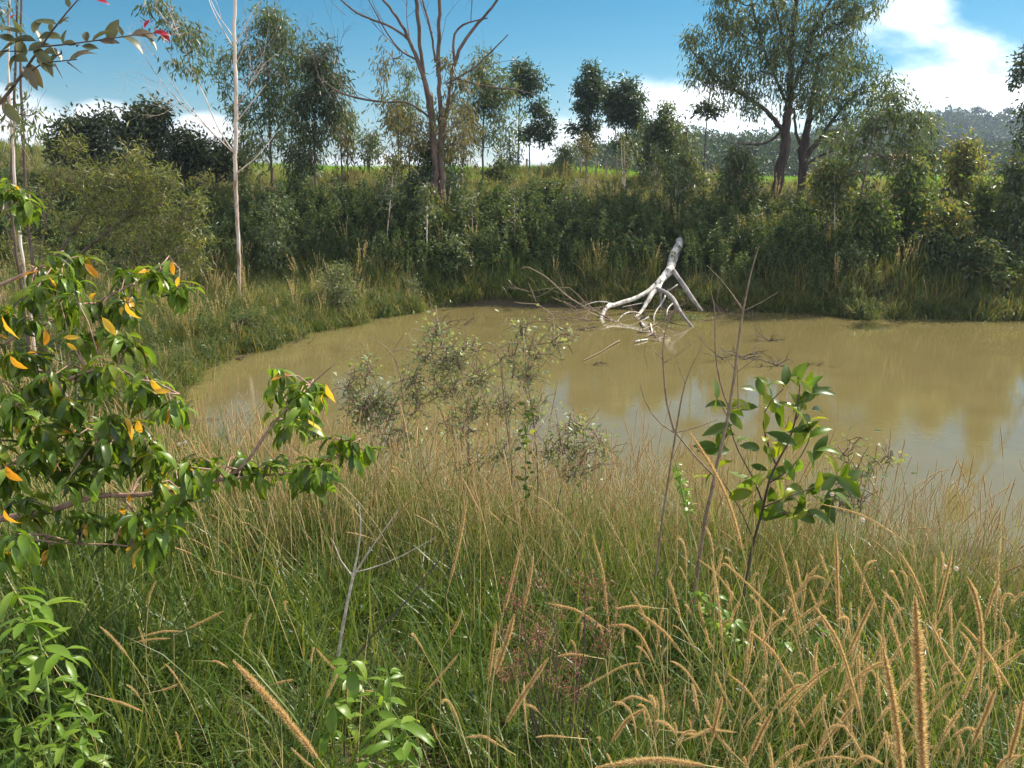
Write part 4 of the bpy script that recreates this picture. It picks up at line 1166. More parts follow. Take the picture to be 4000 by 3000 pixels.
limb('branch', [(2500, 1225, 8), (2470, 1215, 7), (2440, 1222, 6), (2415, 1245, 5), (2405, 1268, 4)], 18.7, 18.1, 'log', 6)
limb('branch', [(2600, 1150, 8), (2590, 1180, 7), (2560, 1215, 6), (2550, 1250, 5), (2575, 1285, 4)], 19.3, 17.9, 'log', 6)
limb('branch', [(2637, 1178, 8), (2610, 1200, 7), (2600, 1235, 6), (2620, 1270, 5)], 19.2, 18.0, 'log', 6)
limb('branch', [(2400, 1190, 6), (2360, 1175, 5), (2310, 1180, 4), (2270, 1200, 3)], 19.0, 18.9, 'log', 6)
# snags poking out of the water
for i, (x, y, w_, lb) in enumerate(((1780, 1270, 70, 'small forked dead branch poking out of the open water left of the fallen tree'), (2240, 1292, 120, 'dark floating stick left of the fallen tree'),
                                    (2320, 1425, 50, 'little dark stick in the water nearest the grey shrubs'), (2980, 1335, 110, 'forked snag in the water right of the fallen tree'), (2880, 1400, 140, 'twiggy snag mass behind the tall bare twigs'),
                                    (3060, 1430, 150, 'low tangle of dead twigs in the water on the right'), (2200, 1300, 40, 'short dark stub at the left end of the floating stick'),
                                    (860, 1405, 120, 'thin dead branch lying at the edge of the left bank'), (1120, 1345, 120, 'bleached thin branch at the waterline of the left bank'))):
    p = WZ(x, y, .0)
    sn = thing('dead_branch', lb, 'branch', p)
    b = MB()
    k = p[1] / FPX
    for j in range(5):
        a = rng.uniform(-.5, .5)
        L = w_ * k * rng.uniform(.4, 1)
        st = p + np.array((rng.uniform(-.4, .4) * w_ * k, rng.uniform(-.1, .1), -.03))
        bare(b, st, (rng.choice((-1, 1)) * 1.0, rng.normal(0, .3), rng.uniform(.02, .5)), L * .8, .010 + .00005 * w_, 2, .1)
    b.build('stem', M['twig_dark'], sn)
b = MB()
p = WZ(2655, 1250, 0)
k = p[1] / FPX
n = 700
P = p + rng.normal(size=(n, 3)) * np.array((60 * k, .14, .035)) + np.array((.0, 0, .06))
b.leaves(P, rng.normal(size=(n, 3)) * .5 + np.array((.2, 0, .5)), .07, .02)
q = b.build('water_weed', M['weed_pale'])
tag(q, 'bright green tuft of water weed floating under the arching limb of the dead tree', kind='stuff')


# ---------------------------------------------------------------- far hills, forest, house, posts
def blob_tree(h, r, n, L, mat, trunk_h):
    b = MB()
    b.tube([(0, 0, -1), (0, 0, trunk_h), (0, 0, h * .85)], (r * .07, r * .05, r * .02), 4, m=1)
    C = []
    for _ in range(9):
        a = rng.uniform(0, 6.28); rr = r * rng.uniform(.1, .65)
        C.append((rr * math.cos(a), rr * math.sin(a), trunk_h + (h - trunk_h) * rng.uniform(.15, .95)))
    C = np.array(C)
    P = C[rng.integers(0, 9, n)]
    v = rng.normal(size=(n, 3)); v /= np.linalg.norm(v, axis=1)[:, None]
    P = P + v * r * .38 * (rng.random((n, 1)) ** .3) * (1, 1, .8)
    b.leaves(P, v + (0, 0, .3), L * rng.uniform(.6, 1.3, n), L * .7, fold=.3)
    return b.build('tree_kind', [M[mat], M['bark_dark']], link=False)


def hill(name, label, x0, x1, y0, y1, f, nx=60, ny=30):
    b = MB()
    X, Y = np.meshgrid(np.linspace(x0, x1, nx), np.linspace(y0, y1, ny))
    Z = f(X, Y)
    i = (np.arange(ny - 1)[:, None] * nx + np.arange(nx - 1)[None]).ravel()
    b.add(np.stack((X, Y, Z), -1).reshape(-1, 3), np.stack((i, i + 1, i + nx + 1, i + nx), 1))
    o = b.build(name, M['ground'])
    return tag(o, label, kind='structure')


def hz1(X, Y):       # wooded hill far on the right
    a = X / Y
    top = 13 * sst(.24, .52, a) * (1 - .25 * sst(.75, 1.0, a)) + 4 * sst(.1, .3, a)
    return 3.5 + top * sst(250, 345, Y) + 1.2 * np.sin(X * .05) * sst(260, 330, Y) - 2.0


def hz2(X, Y):       # low wooded rise behind the gap in the trees
    a = X / Y
    return 1.5 + 5.0 * sst(.02, .16, a) * (1 - .35 * sst(.30, .42, a)) * sst(95, 135, Y)


def hz3(X, Y):       # grassy spur at the right edge
    a = X / Y
    return 1.0 + 10.5 * sst(.55, .70, a) * sst(165, 215, Y)


hill('far_hill', 'high wooded hill far away on the right', -60, 420, 240, 420, hz1)
hill('low_hill', 'low wooded rise behind the gap in the treeline', -10, 110, 92, 190, hz2)
hill('grassy_hill', 'pale grassy hillside at the right edge below the forest', 70, 230, 160, 260, hz3)
fkinds = [blob_tree(9, 2.0, 260, .8, 'shrub_dark', 5.0), blob_tree(8, 2.3, 260, .8, 'shrub_dark', 4.2), blob_tree(10.5, 2.1, 260, .8, 'euc_dark', 6.0)]
X = rng.uniform(20, 400, 8000); Y = rng.uniform(290, 350, 8000)
k = (X / Y > .12) & (X / Y < 1.0)
X, Y = X[k][:5200], Y[k][:5200]
P = np.stack((X, Y, hz1(X, Y)), 1)
ro, sc = rs(P, .04, .7, 1.1)
scatter('forest', 'plantation forest covering the far hill as one dark mass', fkinds, P, ro, sc, rng.integers(0, 3, len(P)))
X = rng.uniform(0, 100, 1600); Y = rng.uniform(98, 150, 1600)
P = np.stack((X, Y, hz2(X, Y)), 1)
bk = [blob_tree(4.2, 1.9, 420, .4, 'shrub_dark', .6), blob_tree(5, 2.1, 420, .4, 'euc_dark', .8), blob_tree(3.4, 1.7, 420, .38, 'shrub_dark', .4)]
k = (P[:, 0] / P[:, 1] > .05) & (P[:, 0] / P[:, 1] < .62) & ~((P[:, 1] < 126) & (P[:, 0] / P[:, 1] > .44) & (P[:, 0] / P[:, 1] < .60))
P = P[k]
ro, sc = rs(P, .05, .5, .95)
scatter('far_woods', 'dark wood behind the field filling the gap between the trees', bk, P, ro, sc, rng.integers(0, 3, len(P)))
for i, (px, py, r_, lb) in enumerate(((3735, 446, 1, 'small round tree standing above the far forest edge, leftmost'), (3810, 428, 1.6, 'spreading flat-topped tree on the far forest skyline, tallest'),
                                     (3934, 430, 1.3, 'umbrella shaped tree on the far forest skyline, rightmost'))):
    q = W(px, py + 60, 335)
    t = thing('hilltop_tree', lb, 'tree', q, 'trees standing out on the far skyline')
    b = MB(); b.tube([q, q + (0, 0, 3), q + (.2, 0, 5.5)], (.25, .2, .1), 5); b.build('trunk', M['bark_dark'], t)
    b = MB(); n = 420
    v = rng.normal(size=(n, 3)); v /= np.linalg.norm(v, axis=1)[:, None]
    cc = q + (0, 0, 5.6) + rng.normal(size=(n, 3)) * (.8 * r_, .8, .45)
    b.leaves(cc + v * .5, v, .7, .5); b.build('crown', M['shrub_dark'], t)

# brick house half hidden behind the young trees
def boxmb(b, x0, x1, y0, y1, z0, z1, m=0):
    V = [(x, y, z) for z in (z0, z1) for y in (y0, y1) for x in (x0, x1)]
    b.add(V, [(0, 2, 3, 1), (4, 5, 7, 6), (0, 1, 5, 4), (2, 6, 7, 3), (0, 4, 6, 2), (1, 3, 7, 5)], m=m)


def flatmat(name, c, rough=.8, noise=.25, scale=3.0):
    return barkmat(name, tuple(v * (1 - noise) for v in c), tuple(v * (1 + noise) for v in c), scale, (1, 1, 1), rough, .05)


M['brick'] = flatmat('pale_brick_wall', (.42, .30, .20))
M['tile'] = flatmat('clay_tile_roof', (.36, .17, .10))
M['dark_open'] = flatmat('dark_window', (.02, .02, .025))
M['barrel'] = flatmat('white_plastic', (.55, .57, .62))
hp = W(3560, 655, 120)
hs_ = thing('house', 'small pale brick house with clay tile gable roof behind the young trees', 'house', hp)
hx, hy, hz = hp
HW = .0 + 120 / FPX
x0, x1 = hx - 60 * HW, hx + 48 * HW
b = MB(); boxmb(b, x0, x1, hy, hy + 4, hz - 2, hz + .9); 
b.add([(x1, hy, hz + .9), (x1, hy + 4, hz + .9), (x1, hy + 2, hz + 1.9), (x0, hy, hz + .9), (x0, hy + 4, hz + .9), (x0, hy + 2, hz + 1.9)], None, [(0, 1, 2), (3, 5, 4)])
b.build('wall', M['brick'], hs_, smooth=False)
b = MB()
b.add([(x0 - .3, hy - .4, hz + .7), (x1 + .3, hy - .4, hz + .7), (x1 + .3, hy + 2, hz + 2.0), (x0 - .3, hy + 2, hz + 2.0), (x1 + .3, hy + 4.4, hz + .7), (x0 - .3, hy + 4.4, hz + .7)], [(0, 1, 2, 3), (3, 2, 4, 5)])
b.add([(x0 - .3, hy - .4, hz + .6), (x1 + .3, hy - .4, hz + .6), (x1 + .3, hy - .4, hz + .7), (x0 - .3, hy - .4, hz + .7)], [(0, 1, 2, 3)])
rf = b.build('roof', M['tile'], hs_, smooth=False)
b = MB(); boxmb(b, x1 - 1.1, x1 - .5, hy - .06, hy + .1, hz - .3, hz + .5); b.build('window', M['dark_open'], hs_, smooth=False)
wp = WG(3648, 715, 30)
t = thing('water_tank', 'small white tank on a post by the field right of the house', 'tank', wp)
wy = 40; q = W(3648, 672, wy)
b = MB(); b.tube([q + (0, 0, -.22), q + (0, 0, .2)], .14, 12, cap=True); b.build('tank', M['barrel'], t)
b = MB(); b.tube([q + (-.1, 0, -1.6), q + (-.1, 0, .55)], .035, 6); b.build('post', M['post'], t)

G_P = 'fence posts along the field edge'
for i, (px, pt, pb, lb) in enumerate(((2057, 620, 645, 'leftmost fence post in the gap between the trees'), (2268, 602, 640, 'pale fence post left of the dark pointed tree'), (2327, 618, 652, 'pale fence post right of the dark pointed tree'),
                                      (2368, 628, 660, 'short fence post left of the twin topped tree'), (2410, 600, 690, 'tall thin pole left of the twin topped tree'), (2503, 612, 670, 'fence post under the right side of the twin topped tree'),
                                      (1435, 610, 645, 'fence post on the skyline left of the half dead tree'), (1512, 612, 648, 'fence post close left of the dead long limb end'))):
    Yp = 33.5
    a, c = W(px, pt, Yp), W(px, pb, Yp)
    c[2] = min(c[2], H1(c[0], Yp)) - .15
    b = MB(); b.tube([c, (a + c) / 2 + (.01, 0, 0), a], (.05, .048, .045), 7, cap=True)
    o = b.build('fence_post', M['post'])
    tag(o, lb, 'post', G_P)

# ---------------------------------------------------------------- foreground leaves: each an object
def leaf_mesh(name, curl=.35, fold=.35, width=.34, wave=.04, mat='peach', seg=6, shape=.9, serr=0.0):
    b = MB()
    t = np.linspace(0, 1, seg + 1)
    w = np.sin(np.pi * t ** shape) ** .85 * width * .5 + .002
    w[-1] = .003; w[0] = .012
    ang = curl * t * 1.6
    x = np.concatenate(([0], np.cumsum(np.cos((ang[1:] + ang[:-1]) / 2)) / seg))
    z = -np.concatenate(([0], np.cumsum(np.sin((ang[1:] + ang[:-1]) / 2)) / seg))
    V = []
    for i in range(seg + 1):
        s = (-1) ** i * serr
        V += [(x[i], -w[i] * math.cos(fold) * (1 + s), z[i] + w[i] * math.sin(fold) + rng.normal(0, wave * .4)), (x[i], 0, z[i]),
              (x[i], w[i] * math.cos(fold) * (1 + s), z[i] + w[i] * math.sin(fold) + rng.normal(0, wave * .4))]
    Q = []
    for i in range(seg):
        a = i * 3
        Q += [(a, a + 1, a + 4, a + 3), (a + 1, a + 2, a + 5, a + 4)]
    b.add(V, Q, tint=0.0)
    b.tube([(-.12, 0, .01), (0, 0, 0), (.3, 0, float(np.interp(.3, x, z)) - .004)], (.008, .008, .004), 3)
    return b.mesh(name, [M[mat]])


def leaf_matrix(p, d, n, L):
    d = Vector(d).normalized()
    n = Vector(n)
    y = n.cross(d)
    if y.length < 1e-4: y = Vector((0, 1, 0)).cross(d)
    y.normalize()
    z = d.cross(y)
    m = Matrix((d, y, z)).transposed().to_4x4()
    return Matrix.Translation(Vector(p)) @ m @ Matrix.Scale(L, 4)


def put_leaf(me, root, p, d, n, L, name='leaf', label=None):
    o = bpy.data.objects.new(name, me)
    COL.objects.link(o)
    o.parent = root
    o.matrix_parent_inverse = Matrix.Translation(-Vector(root.location))
    o.matrix_basis = leaf_matrix(p, d, n, L)
    if label: o['label'] = label
    return o


def join_leaves(b, mes, p, d, n, L, tint):
    """the same leaf shapes joined into the rest of the foliage"""
    me, V, Q = mes
    m = np.array(leaf_matrix(p, d, n, L))
    b.add(V @ m[:3, :3].T + m[:3, 3], Q, tint=tint)


def mesh_arrays(me):
    V = np.empty(len(me.vertices) * 3); me.vertices.foreach_get('co', V)
    return me, V.reshape(-1, 3), [tuple(p.vertices) for p in me.polygons]


def branch(root, pts, Y, mat='twig_pink', name='branch', sides=7, wob=.12, base_Y=None):
    P, R = pxpath(pts, Y)
    Q, RR = densify(P, R, .06)
    Q[1:-1] += rng.normal(0, 1, Q[1:-1].shape) * RR[1:-1, None] * wob
    b = MB(); b.tube(Q, RR, sides)
    b.build(name, M[mat], root)
    return Q


# peach tree on the left
LM = [leaf_mesh('peach_leaf', c, f, .30, .03, 'peach', serr=.05) for c, f in ((.5, .35), (.9, .5), (.3, .3), (1.2, .4), (.7, .15))]
LY = [leaf_mesh('peach_leaf_yellow', c, f, .36, .04, 'peach_yellow') for c, f in ((.7, .4), (.3, .3))]
LYG = [leaf_mesh('peach_leaf_young', c, f, .30, .03, 'young', serr=.05) for c, f in ((.7, .35), (1.0, .4))]
tx, ty = -3.1, 2.4
pt = thing('peach_tree', 'peach tree with drooping glossy leaves, some yellow, filling the left side', 'tree', (tx, ty, H1(tx, ty)))
b = MB()
b.tube([(tx, ty, H1(tx, ty) - .1), (tx + .05, ty, 2.2), (tx + .12, ty + .1, 2.9), (tx - .1, ty + .1, 4.0)], (.07, .06, .05, .03), 9)
b.build('trunk', M['twig_pink'], pt)
BR = [
    ([(-500, 2150, 34), (-200, 2080, 34), (50, 2010, 30), (190, 2005, 30), (300, 1965, 26), (360, 1920, 22), (480, 1945, 22), (700, 1910, 18), (870, 1880, 16), (950, 1840, 13), (1000, 1750, 14), (1060, 1660, 13), (1150, 1560, 9), (1250, 1470, 6), (1310, 1420, 4)], 2.7),
    ([(870, 1880, 12), (1000, 1850, 10), (1150, 1860, 8), (1290, 1800, 7), (1400, 1745, 5)], 2.75),
    ([(-400, 1330, 24), (-50, 1400, 22), (100, 1440, 18), (220, 1465, 15), (330, 1490, 11)], 2.9),
    ([(-300, 1200, 20), (0, 1120, 14), (150, 1040, 10), (260, 1010, 6)], 3.1), ([(-200, 1500, 16), (60, 1310, 12), (300, 1220, 9), (500, 1120, 7), (680, 1030, 4)], 3.1),
    ([(-200, 1700, 16), (100, 1560, 12), (400, 1420, 9), (560, 1480, 7), (700, 1560, 5)], 2.8), ([(360, 1920, 14), (440, 1750, 10), (560, 1640, 7), (700, 1540, 5)], 2.7),
    ([(480, 1945, 10), (530, 1990, 8), (560, 2040, 7)], 2.7), ([(-200, 1900, 14), (100, 1790, 10), (300, 1700, 8), (460, 1680, 6)], 2.6), ([(-100, 900, 10), (40, 830, 7), (100, 760, 5)], 3.2),
    ([(-300, 2080, 16), (0, 2090, 10), (300, 2130, 8), (500, 2120, 6), (640, 2180, 4)], 2.5)]
BRP = [branch(pt, p, Y) for p, Y in BR]
allb = np.concatenate(BRP)
CL = [(60, 730, 70, 16, 3.2), (110, 800, 50, 8, 3.2), (290, 1060, 90, 22, 3.1), (170, 1040, 70, 12, 3.1), (110, 1150, 90, 22, 3.0), (470, 1110, 70, 16, 3.1), (640, 1060, 70, 18, 3.1), (690, 1120, 50, 10, 3.1), (420, 1230, 90, 24, 3.0), (260, 1200, 80, 18, 3.0),
      (60, 1260, 90, 22, 2.9), (520, 1200, 60, 14, 3.0), (80, 1370, 90, 22, 2.9), (330, 1330, 90, 20, 2.9), (480, 1330, 60, 14, 2.9), (400, 1440, 90, 20, 2.8), (170, 1500, 100, 24, 2.8), (570, 1520, 90, 24, 2.75), (680, 1580, 60, 18, 2.75),
      (60, 1600, 100, 26, 2.7), (250, 1620, 100, 26, 2.7), (440, 1620, 90, 24, 2.7), (560, 1700, 80, 22, 2.7), (130, 1720, 100, 26, 2.6), (330, 1740, 90, 24, 2.6), (480, 1760, 90, 22, 2.65), (60, 1850, 90, 22, 2.55), (220, 1850, 90, 24, 2.55),
      (400, 1850, 80, 18, 2.6), (640, 1790, 70, 14, 2.7), (620, 1870, 70, 14, 2.7), (760, 1800, 80, 20, 2.7), (820, 1860, 60, 12, 2.7), (920, 1790, 60, 14, 2.72), (960, 1820, 40, 8, 2.72), (1090, 1490, 45, 13, 2.7), (1170, 1560, 60, 20, 2.7),
      (1120, 1640, 50, 14, 2.7), (1240, 1500, 45, 10, 2.7), (1200, 1650, 40, 8, 2.7), (1060, 1820, 50, 12, 2.75), (1160, 1850, 60, 16, 2.75), (1250, 1800, 50, 11, 2.75), (1390, 1760, 45, 14, 2.8), (1330, 1720, 40, 6, 2.8), (160, 1990, 80, 14, 2.5), (60, 2110, 80, 16, 2.4),
      (300, 2060, 80, 18, 2.5), (430, 2060, 80, 18, 2.5), (560, 2000, 60, 12, 2.6), (640, 2060, 60, 14, 2.5), (560, 2140, 70, 12, 2.5), (180, 2150, 70, 14, 2.4), (700, 1980, 60, 14, 2.65), (-60, 1400, 90, 16, 2.8), (-60, 1700, 90, 16, 2.6)]
LV = []
for (cx, cy, r, n, Y) in CL:
    ng = max(1, n // 6)
    subs = [(cx + rng.uniform(-.7, .7) * r, cy + rng.uniform(-.7, .4) * r) for _ in range(ng)]
    for (sx, sy) in subs:
        yy = Y + rng.uniform(-.2, .2)
        c = W(sx, sy, yy)
        j = int(np.argmin(np.linalg.norm(allb - c, axis=1)))
        q = allb[j]
        if np.linalg.norm(q - c) > .015:
            tb = MB(); tb.tube([q, (q + c) / 2 + rng.normal(0, .01, 3) + (0, 0, .02), c], (.0035, .0028, .002), 4); tb.build('twig', M['twig_pink'], pt)
        for _ in range(int(n / ng * 2.4)):
            a = rng.uniform(0, 6.28)
            dh = np.array((math.cos(a), math.sin(a), rng.uniform(-1.5, .25)))
            p = c + rng.normal(0, .014, 3) + dh * .008
            L = rng.uniform(.06, .112)
            yel = rng.random()
            k = 'y' if yel < .03 else ('g' if rng.random() < (.55 if (cy > 1850 or cx > 650) else .28) else 'n')
            nrm = np.array((0, 0, 1.0)) + rng.normal(0, .25, 3)
            LV.append((p, dh, nrm, L, k, yy))
rng.shuffle
order = sorted(range(len(LV)), key=lambda i: -LV[i][3] / LV[i][5])
fb, fg = MB(), MB()
AM, AG, AY = [mesh_arrays(m_) for m_ in LM], [mesh_arrays(m_) for m_ in LYG], [mesh_arrays(m_) for m_ in LY]
cnt_l = 0
for i in order:
    p, d, n, L, k, yy = LV[i]
    if k == 'y' or cnt_l < 270:
        me = random.choice({'y': LY, 'g': LYG, 'n': LM}[k])
        put_leaf(me, pt, p, d, n, L * (.85 if k == 'y' else 1), label='yellow orange leaf' if k == 'y' else None)
        cnt_l += k != 'y'
    else:
        if k == 'g': join_leaves(fg, random.choice(AG), p, d, n, L, rng.random())
        else: join_leaves(fb, random.choice(AM), p, d, n, L, rng.random())
tag(fb.build('foliage', M['peach'], pt), kind='stuff')
tag(fg.build('young_foliage', M['young'], pt), kind='stuff')
for (px, py, L, d) in ((15, 1990, .10, (.2, 0, -1)), (5, 2110, .12, (0, 0, -1)), (330, 1030, .08, (.5, 0, -.5)), (490, 1180, .10, (.2, 0, -1)), (400, 1240, .09, (.6, 0, -1)), (175, 1290, .08, (.1, 0, -1)),
                       (240, 1650, .09, (.5, 0, -1)), (590, 1480, .09, (.4, 0, -1)), (600, 1530, .07, (1, 0, .1)), (540, 1640, .09, (-.1, 0, -1)), (1275, 1500, .09, (.2, 0, -1)), (1262, 1540, .06, (-.5, 0, -1)),
                       (20, 1820, .10, (.4, 0, -1)), (395, 1700, .06, (1, 0, -.3)), (10, 1240, .09, (.3, 0, -1)), (40, 1390, .08, (.3, 0, -.6)), (250, 1320, .06, (1, 0, .1)), (670, 1020, .06, (0, 0, -1)), (700, 1080, .05, (-.5, 0, -1)),
                       (490, 2150, .06, (.8, 0, .3)), (260, 1340, .05, (.6, 0, -.5)), (500, 1930, .05, (.2, 0, -1))):
    Yl = 2.55 if px > 60 else 2.2
    put_leaf(random.choice(LY), pt, W(px, py, Yl), d, (rng.normal(0, .6), -1, .5), L * .82, label='yellow orange leaf')

# thorny branch, top left
LT = [leaf_mesh('thorn_branch_leaf', c, f, .5, .02, 'thorn', shape=.8, serr=.04) for c, f in ((.2, .5), (.5, .4), (.1, .3))]
LR = leaf_mesh('red_leaf', .5, .5, .4, .03, 'red')
thp = W(-250, 520, 1.95)
th = thing('thorny_branch', 'thorny branch with olive leaves and a crimson tip hanging in at the top left', 'branch', (thp[0], thp[1], H1(thp[0], thp[1])))
branch(th, [(-420, 2400, 20), (-330, 1400, 18), (-260, 700, 16), (-120, 520, 14), (0, 410, 12), (50, 360, 12), (85, 300, 10), (130, 240, 9), (150, 160, 7), (200, 130, 6), (225, 80, 6), (270, 30, 5), (330, -30, 4)], 1.95, 'bark_red')
branch(th, [(85, 300, 7), (78, 260, 6), (130, 245, 5), (210, 245, 5), (300, 232, 4)], 1.95, 'bark_red')
branch(th, [(140, 185, 6), (230, 180, 6), (330, 165, 5), (420, 155, 5), (500, 135, 4), (560, 130, 3), (640, 124, 3)], 1.95, 'bark_red')
branch(th, [(-100, 200, 6), (0, 195, 5), (90, 200, 4)], 1.95, 'bark_red')
for p0, p1 in (((215, 250), (245, 307)), ((265, 244), (322, 287)), ((240, 208), (238, 190)), ((300, 180), (310, 172)), ((60, 225), (55, 170)), ((62, 290), (50, 265))):
    b = MB(); b.tube([W(*p0, 1.95), W(*p1, 1.93)], (.0022, .0003), 5); b.build('thorn', M['bark_red'], th)
for (px, py, dx, dy, L, red) in ((205, 130, -25, -80, 60, 0), (235, 95, 40, -45, 50, 0), (230, 80, 40, 0, 35, 0), (220, 95, -80, -25, 80, 0), (250, 170, 10, -60, 60, 0), (340, 165, -40, -50, 60, 0), (360, 160, 90, -40, 85, 0),
                             (420, 155, 50, -75, 85, 0), (390, 160, 80, 10, 70, 0), (470, 140, 90, 40, 100, 0), (480, 140, -10, -40, 40, 0), (515, 135, 90, -30, 90, 0), (560, 130, 55, 55, 75, 0), (600, 128, 60, -10, 60, 1),
                             (620, 128, 40, 20, 50, 1), (565, 110, 20, -30, 40, 1), (300, 175, -60, -15, 55, 0), (320, 180, 55, 15, 60, 0), (290, 230, 60, -50, 80, 0), (270, 238, 90, -70, 95, 0), (205, 240, 10, -60, 50, 0), (240, 238, -40, -50, 60, 0),
                             (85, 130, -95, 10, 110, 0), (90, 150, -90, 40, 100, 0), (140, 160, -100, -10, 110, 0), (150, 150, 90, -10, 90, 0), (130, 190, 60, 50, 90, 0), (150, 220, 60, 60, 90, 0), (110, 240, -60, -50, 85, 0), (120, 250, 40, 60, 90, 0),
                             (90, 260, 70, 50, 90, 0), (130, 130, 10, -60, 70, 0), (100, 130, -50, -50, 60, 0), (60, 170, -70, -30, 90, 0), (40, 190, -50, 50, 70, 0), (80, 210, -60, 30, 80, 0), (90, 230, -10, -70, 80, 0), (10, 400, 55, 70, 90, 0),
                             (20, 350, 30, -50, 60, 0), (35, 380, -40, 50, 50, 0), (190, 130, 40, -30, 40, 0), (160, 170, -10, -70, 70, 0), (60, 60, -30, 10, 35, 1), (270, 30, -15, -40, 40, 0), (310, 5, 10, -40, 40, 1), (360, -5, 60, 15, 60, 1), (170, 200, 60, 20, 70, 0), (110, 200, 70, -30, 80, 0)):
    d = W(px + dx, py + dy, 1.95) - W(px, py, 1.95)
    d = d / np.linalg.norm(d) + rng.normal(0, .2, 3)
    put_leaf(LR if red else random.choice(LT), th, W(px, py, 1.95 + rng.uniform(-.03, .03)), d, (rng.normal(0, .4), -.7 + rng.normal(0, .4), .8), L * 1.95 / FPX, label='crimson leaf' if red else None)

# broad-leaved shrub by the water, right
LB = [leaf_mesh('broad_leaf', c, f, w_, .02, 'broad', shape=.85) for c, f, w_ in ((.3, .35, .42), (.6, .5, .36), (.15, .25, .45), (.9, .4, .40))]
YB = 3.4
g0 = WG(3000, 2420, 1.2)
bs = thing('broad_leaved_shrub', 'shrub with large glossy oval leaves in front of the water on the right', 'shrub', W(2960, 2330, YB) * (1, 1, 0) + (0, 0, H1(*W(2960, 2330, YB)[:2])))
BB = [[(2905, 2330, 13), (2940, 2120, 12), (2985, 1980, 11), (3000, 1880, 10), (3030, 1810, 9), (3080, 1740, 8), (3110, 1640, 7), (3120, 1560, 5), (3125, 1500, 4)],
      [(3030, 1810, 8), (2990, 1730, 7), (2975, 1640, 6), (2970, 1600, 5), (3010, 1560, 4), (3060, 1520, 4)], [(2985, 1980, 8), (2930, 1830, 7), (2880, 1770, 6), (2860, 1700, 5), (2840, 1600, 4), (2790, 1540, 3)],
      [(3000, 1890, 7), (3100, 1830, 6), (3160, 1750, 5), (3170, 1680, 4)], [(2985, 1980, 7), (3100, 1930, 6), (3200, 1900, 5), (3280, 1860, 4)], [(2985, 1990, 7), (3080, 2010, 6), (3200, 2010, 5)], [(2940, 2100, 6), (2880, 1960, 5), (2800, 1850, 4)],
      [(3110, 1640, 5), (3140, 1570, 4), (3170, 1530, 3)]]
for p in BB: branch(bs, p, YB, 'bark_red')
for (px, py, dx, dy, L, yg) in ((3010, 1560, 30, -130, 110, 0), (3060, 1510, 40, -90, 110, 0), (3090, 1470, 55, -50, 90, 2), (3120, 1490, 20, -90, 90, 2), (3000, 1500, -60, -60, 80, 2), (2960, 1530, -60, -30, 80, 0), (2970, 1540, 60, 60, 130, 0),
                            (2985, 1590, 110, 10, 150, 0), (3040, 1570, 110, 20, 160, 0), (3090, 1540, 60, 50, 110, 0), (3140, 1540, 110, -40, 140, 0), (3150, 1510, 40, -50, 80, 1), (3120, 1510, -20, -60, 80, 0), (3130, 1620, 130, 90, 150, 0),
                            (3080, 1640, 10, 110, 130, 0), (3060, 1580, -20, 110, 130, 0), (2985, 1610, 20, 80, 120, 0), (2960, 1590, -80, 10, 90, 0), (2930, 1600, -60, -40, 80, 0), (2800, 1560, 5, -90, 90, 0), (2800, 1560, -10, 60, 60, 0), (2850, 1610, 40, 60, 90, 0),
                            (2860, 1660, -110, 40, 130, 0), (2850, 1680, -60, 70, 110, 0), (2870, 1700, -90, -20, 100, 0), (2880, 1730, 80, -60, 100, 0), (2890, 1740, 110, 10, 120, 0), (2850, 1760, -130, -20, 140, 0), (2830, 1740, -60, -80, 100, 0), (2860, 1800, -100, 60, 110, 0),
                            (2800, 1740, -90, 10, 100, 0), (2920, 1790, 20, 60, 60, 0), (3100, 1760, 30, -120, 150, 0), (3110, 1740, -90, -50, 130, 0), (3140, 1720, 10, -110, 130, 0), (3160, 1710, 90, -60, 120, 1), (3150, 1760, 60, 100, 150, 0), (3120, 1790, 10, 100, 120, 1),
                            (3180, 1800, 50, -110, 140, 0), (3200, 1850, 100, 60, 150, 0), (3220, 1870, 160, 10, 180, 0), (3260, 1860, 120, 70, 160, 0), (3100, 1880, -20, -110, 120, 1), (3060, 1870, -110, -20, 130, 0), (3030, 1850, 10, 100, 130, 0), (3080, 1900, 90, 50, 140, 0),
                            (2980, 1850, -110, 70, 130, 1), (2990, 1870, -90, 90, 140, 0), (2960, 1900, -120, -60, 140, 0), (2940, 1920, -100, 20, 130, 0), (3010, 1900, 20, 110, 130, 0), (3130, 1930, 20, 80, 110, 0), (3180, 1940, 100, 60, 130, 0), (3220, 1950, 70, -40, 110, 0),
                            (3060, 1960, -80, 40, 120, 0), (3100, 1980, 70, 50, 130, 0), (3020, 1990, -90, 50, 120, 0), (2980, 1950, -60, 60, 90, 0), (3290, 1880, 70, -30, 110, 0), (3250, 1920, 90, 50, 130, 2), (3160, 1990, 90, 30, 120, 0), (3000, 1740, 10, 80, 80, 0), (3160, 1650, 70, -40, 90, 0),
                            (3170, 1600, 90, 0, 100, 0), (3230, 1950, 40, 90, 120, 2), (3070, 1720, -70, 60, 110, 0), (3190, 1760, 80, -20, 110, 1)):
    d = W(px + dx, py + dy, YB) - W(px, py, YB)
    d = d / np.linalg.norm(d) + np.array((0, rng.normal(0, .35), 0))
    me = random.choice(LB)
    o = put_leaf(me, bs, W(px, py, YB + rng.uniform(-.1, .1)), d, (rng.normal(0, .5), -.5 + rng.normal(0, .5), .8), L * 1.0 * YB / FPX, label={0: None, 1: 'yellow green leaf lit through', 2: None}[yg])
    if yg == 1:
        if 'BY' not in globals():
            BY = me.copy(); BY.materials.clear(); BY.materials.append(M['young'])  # sunlight through these leaves is put into a lighter leaf colour
        o.data = BY

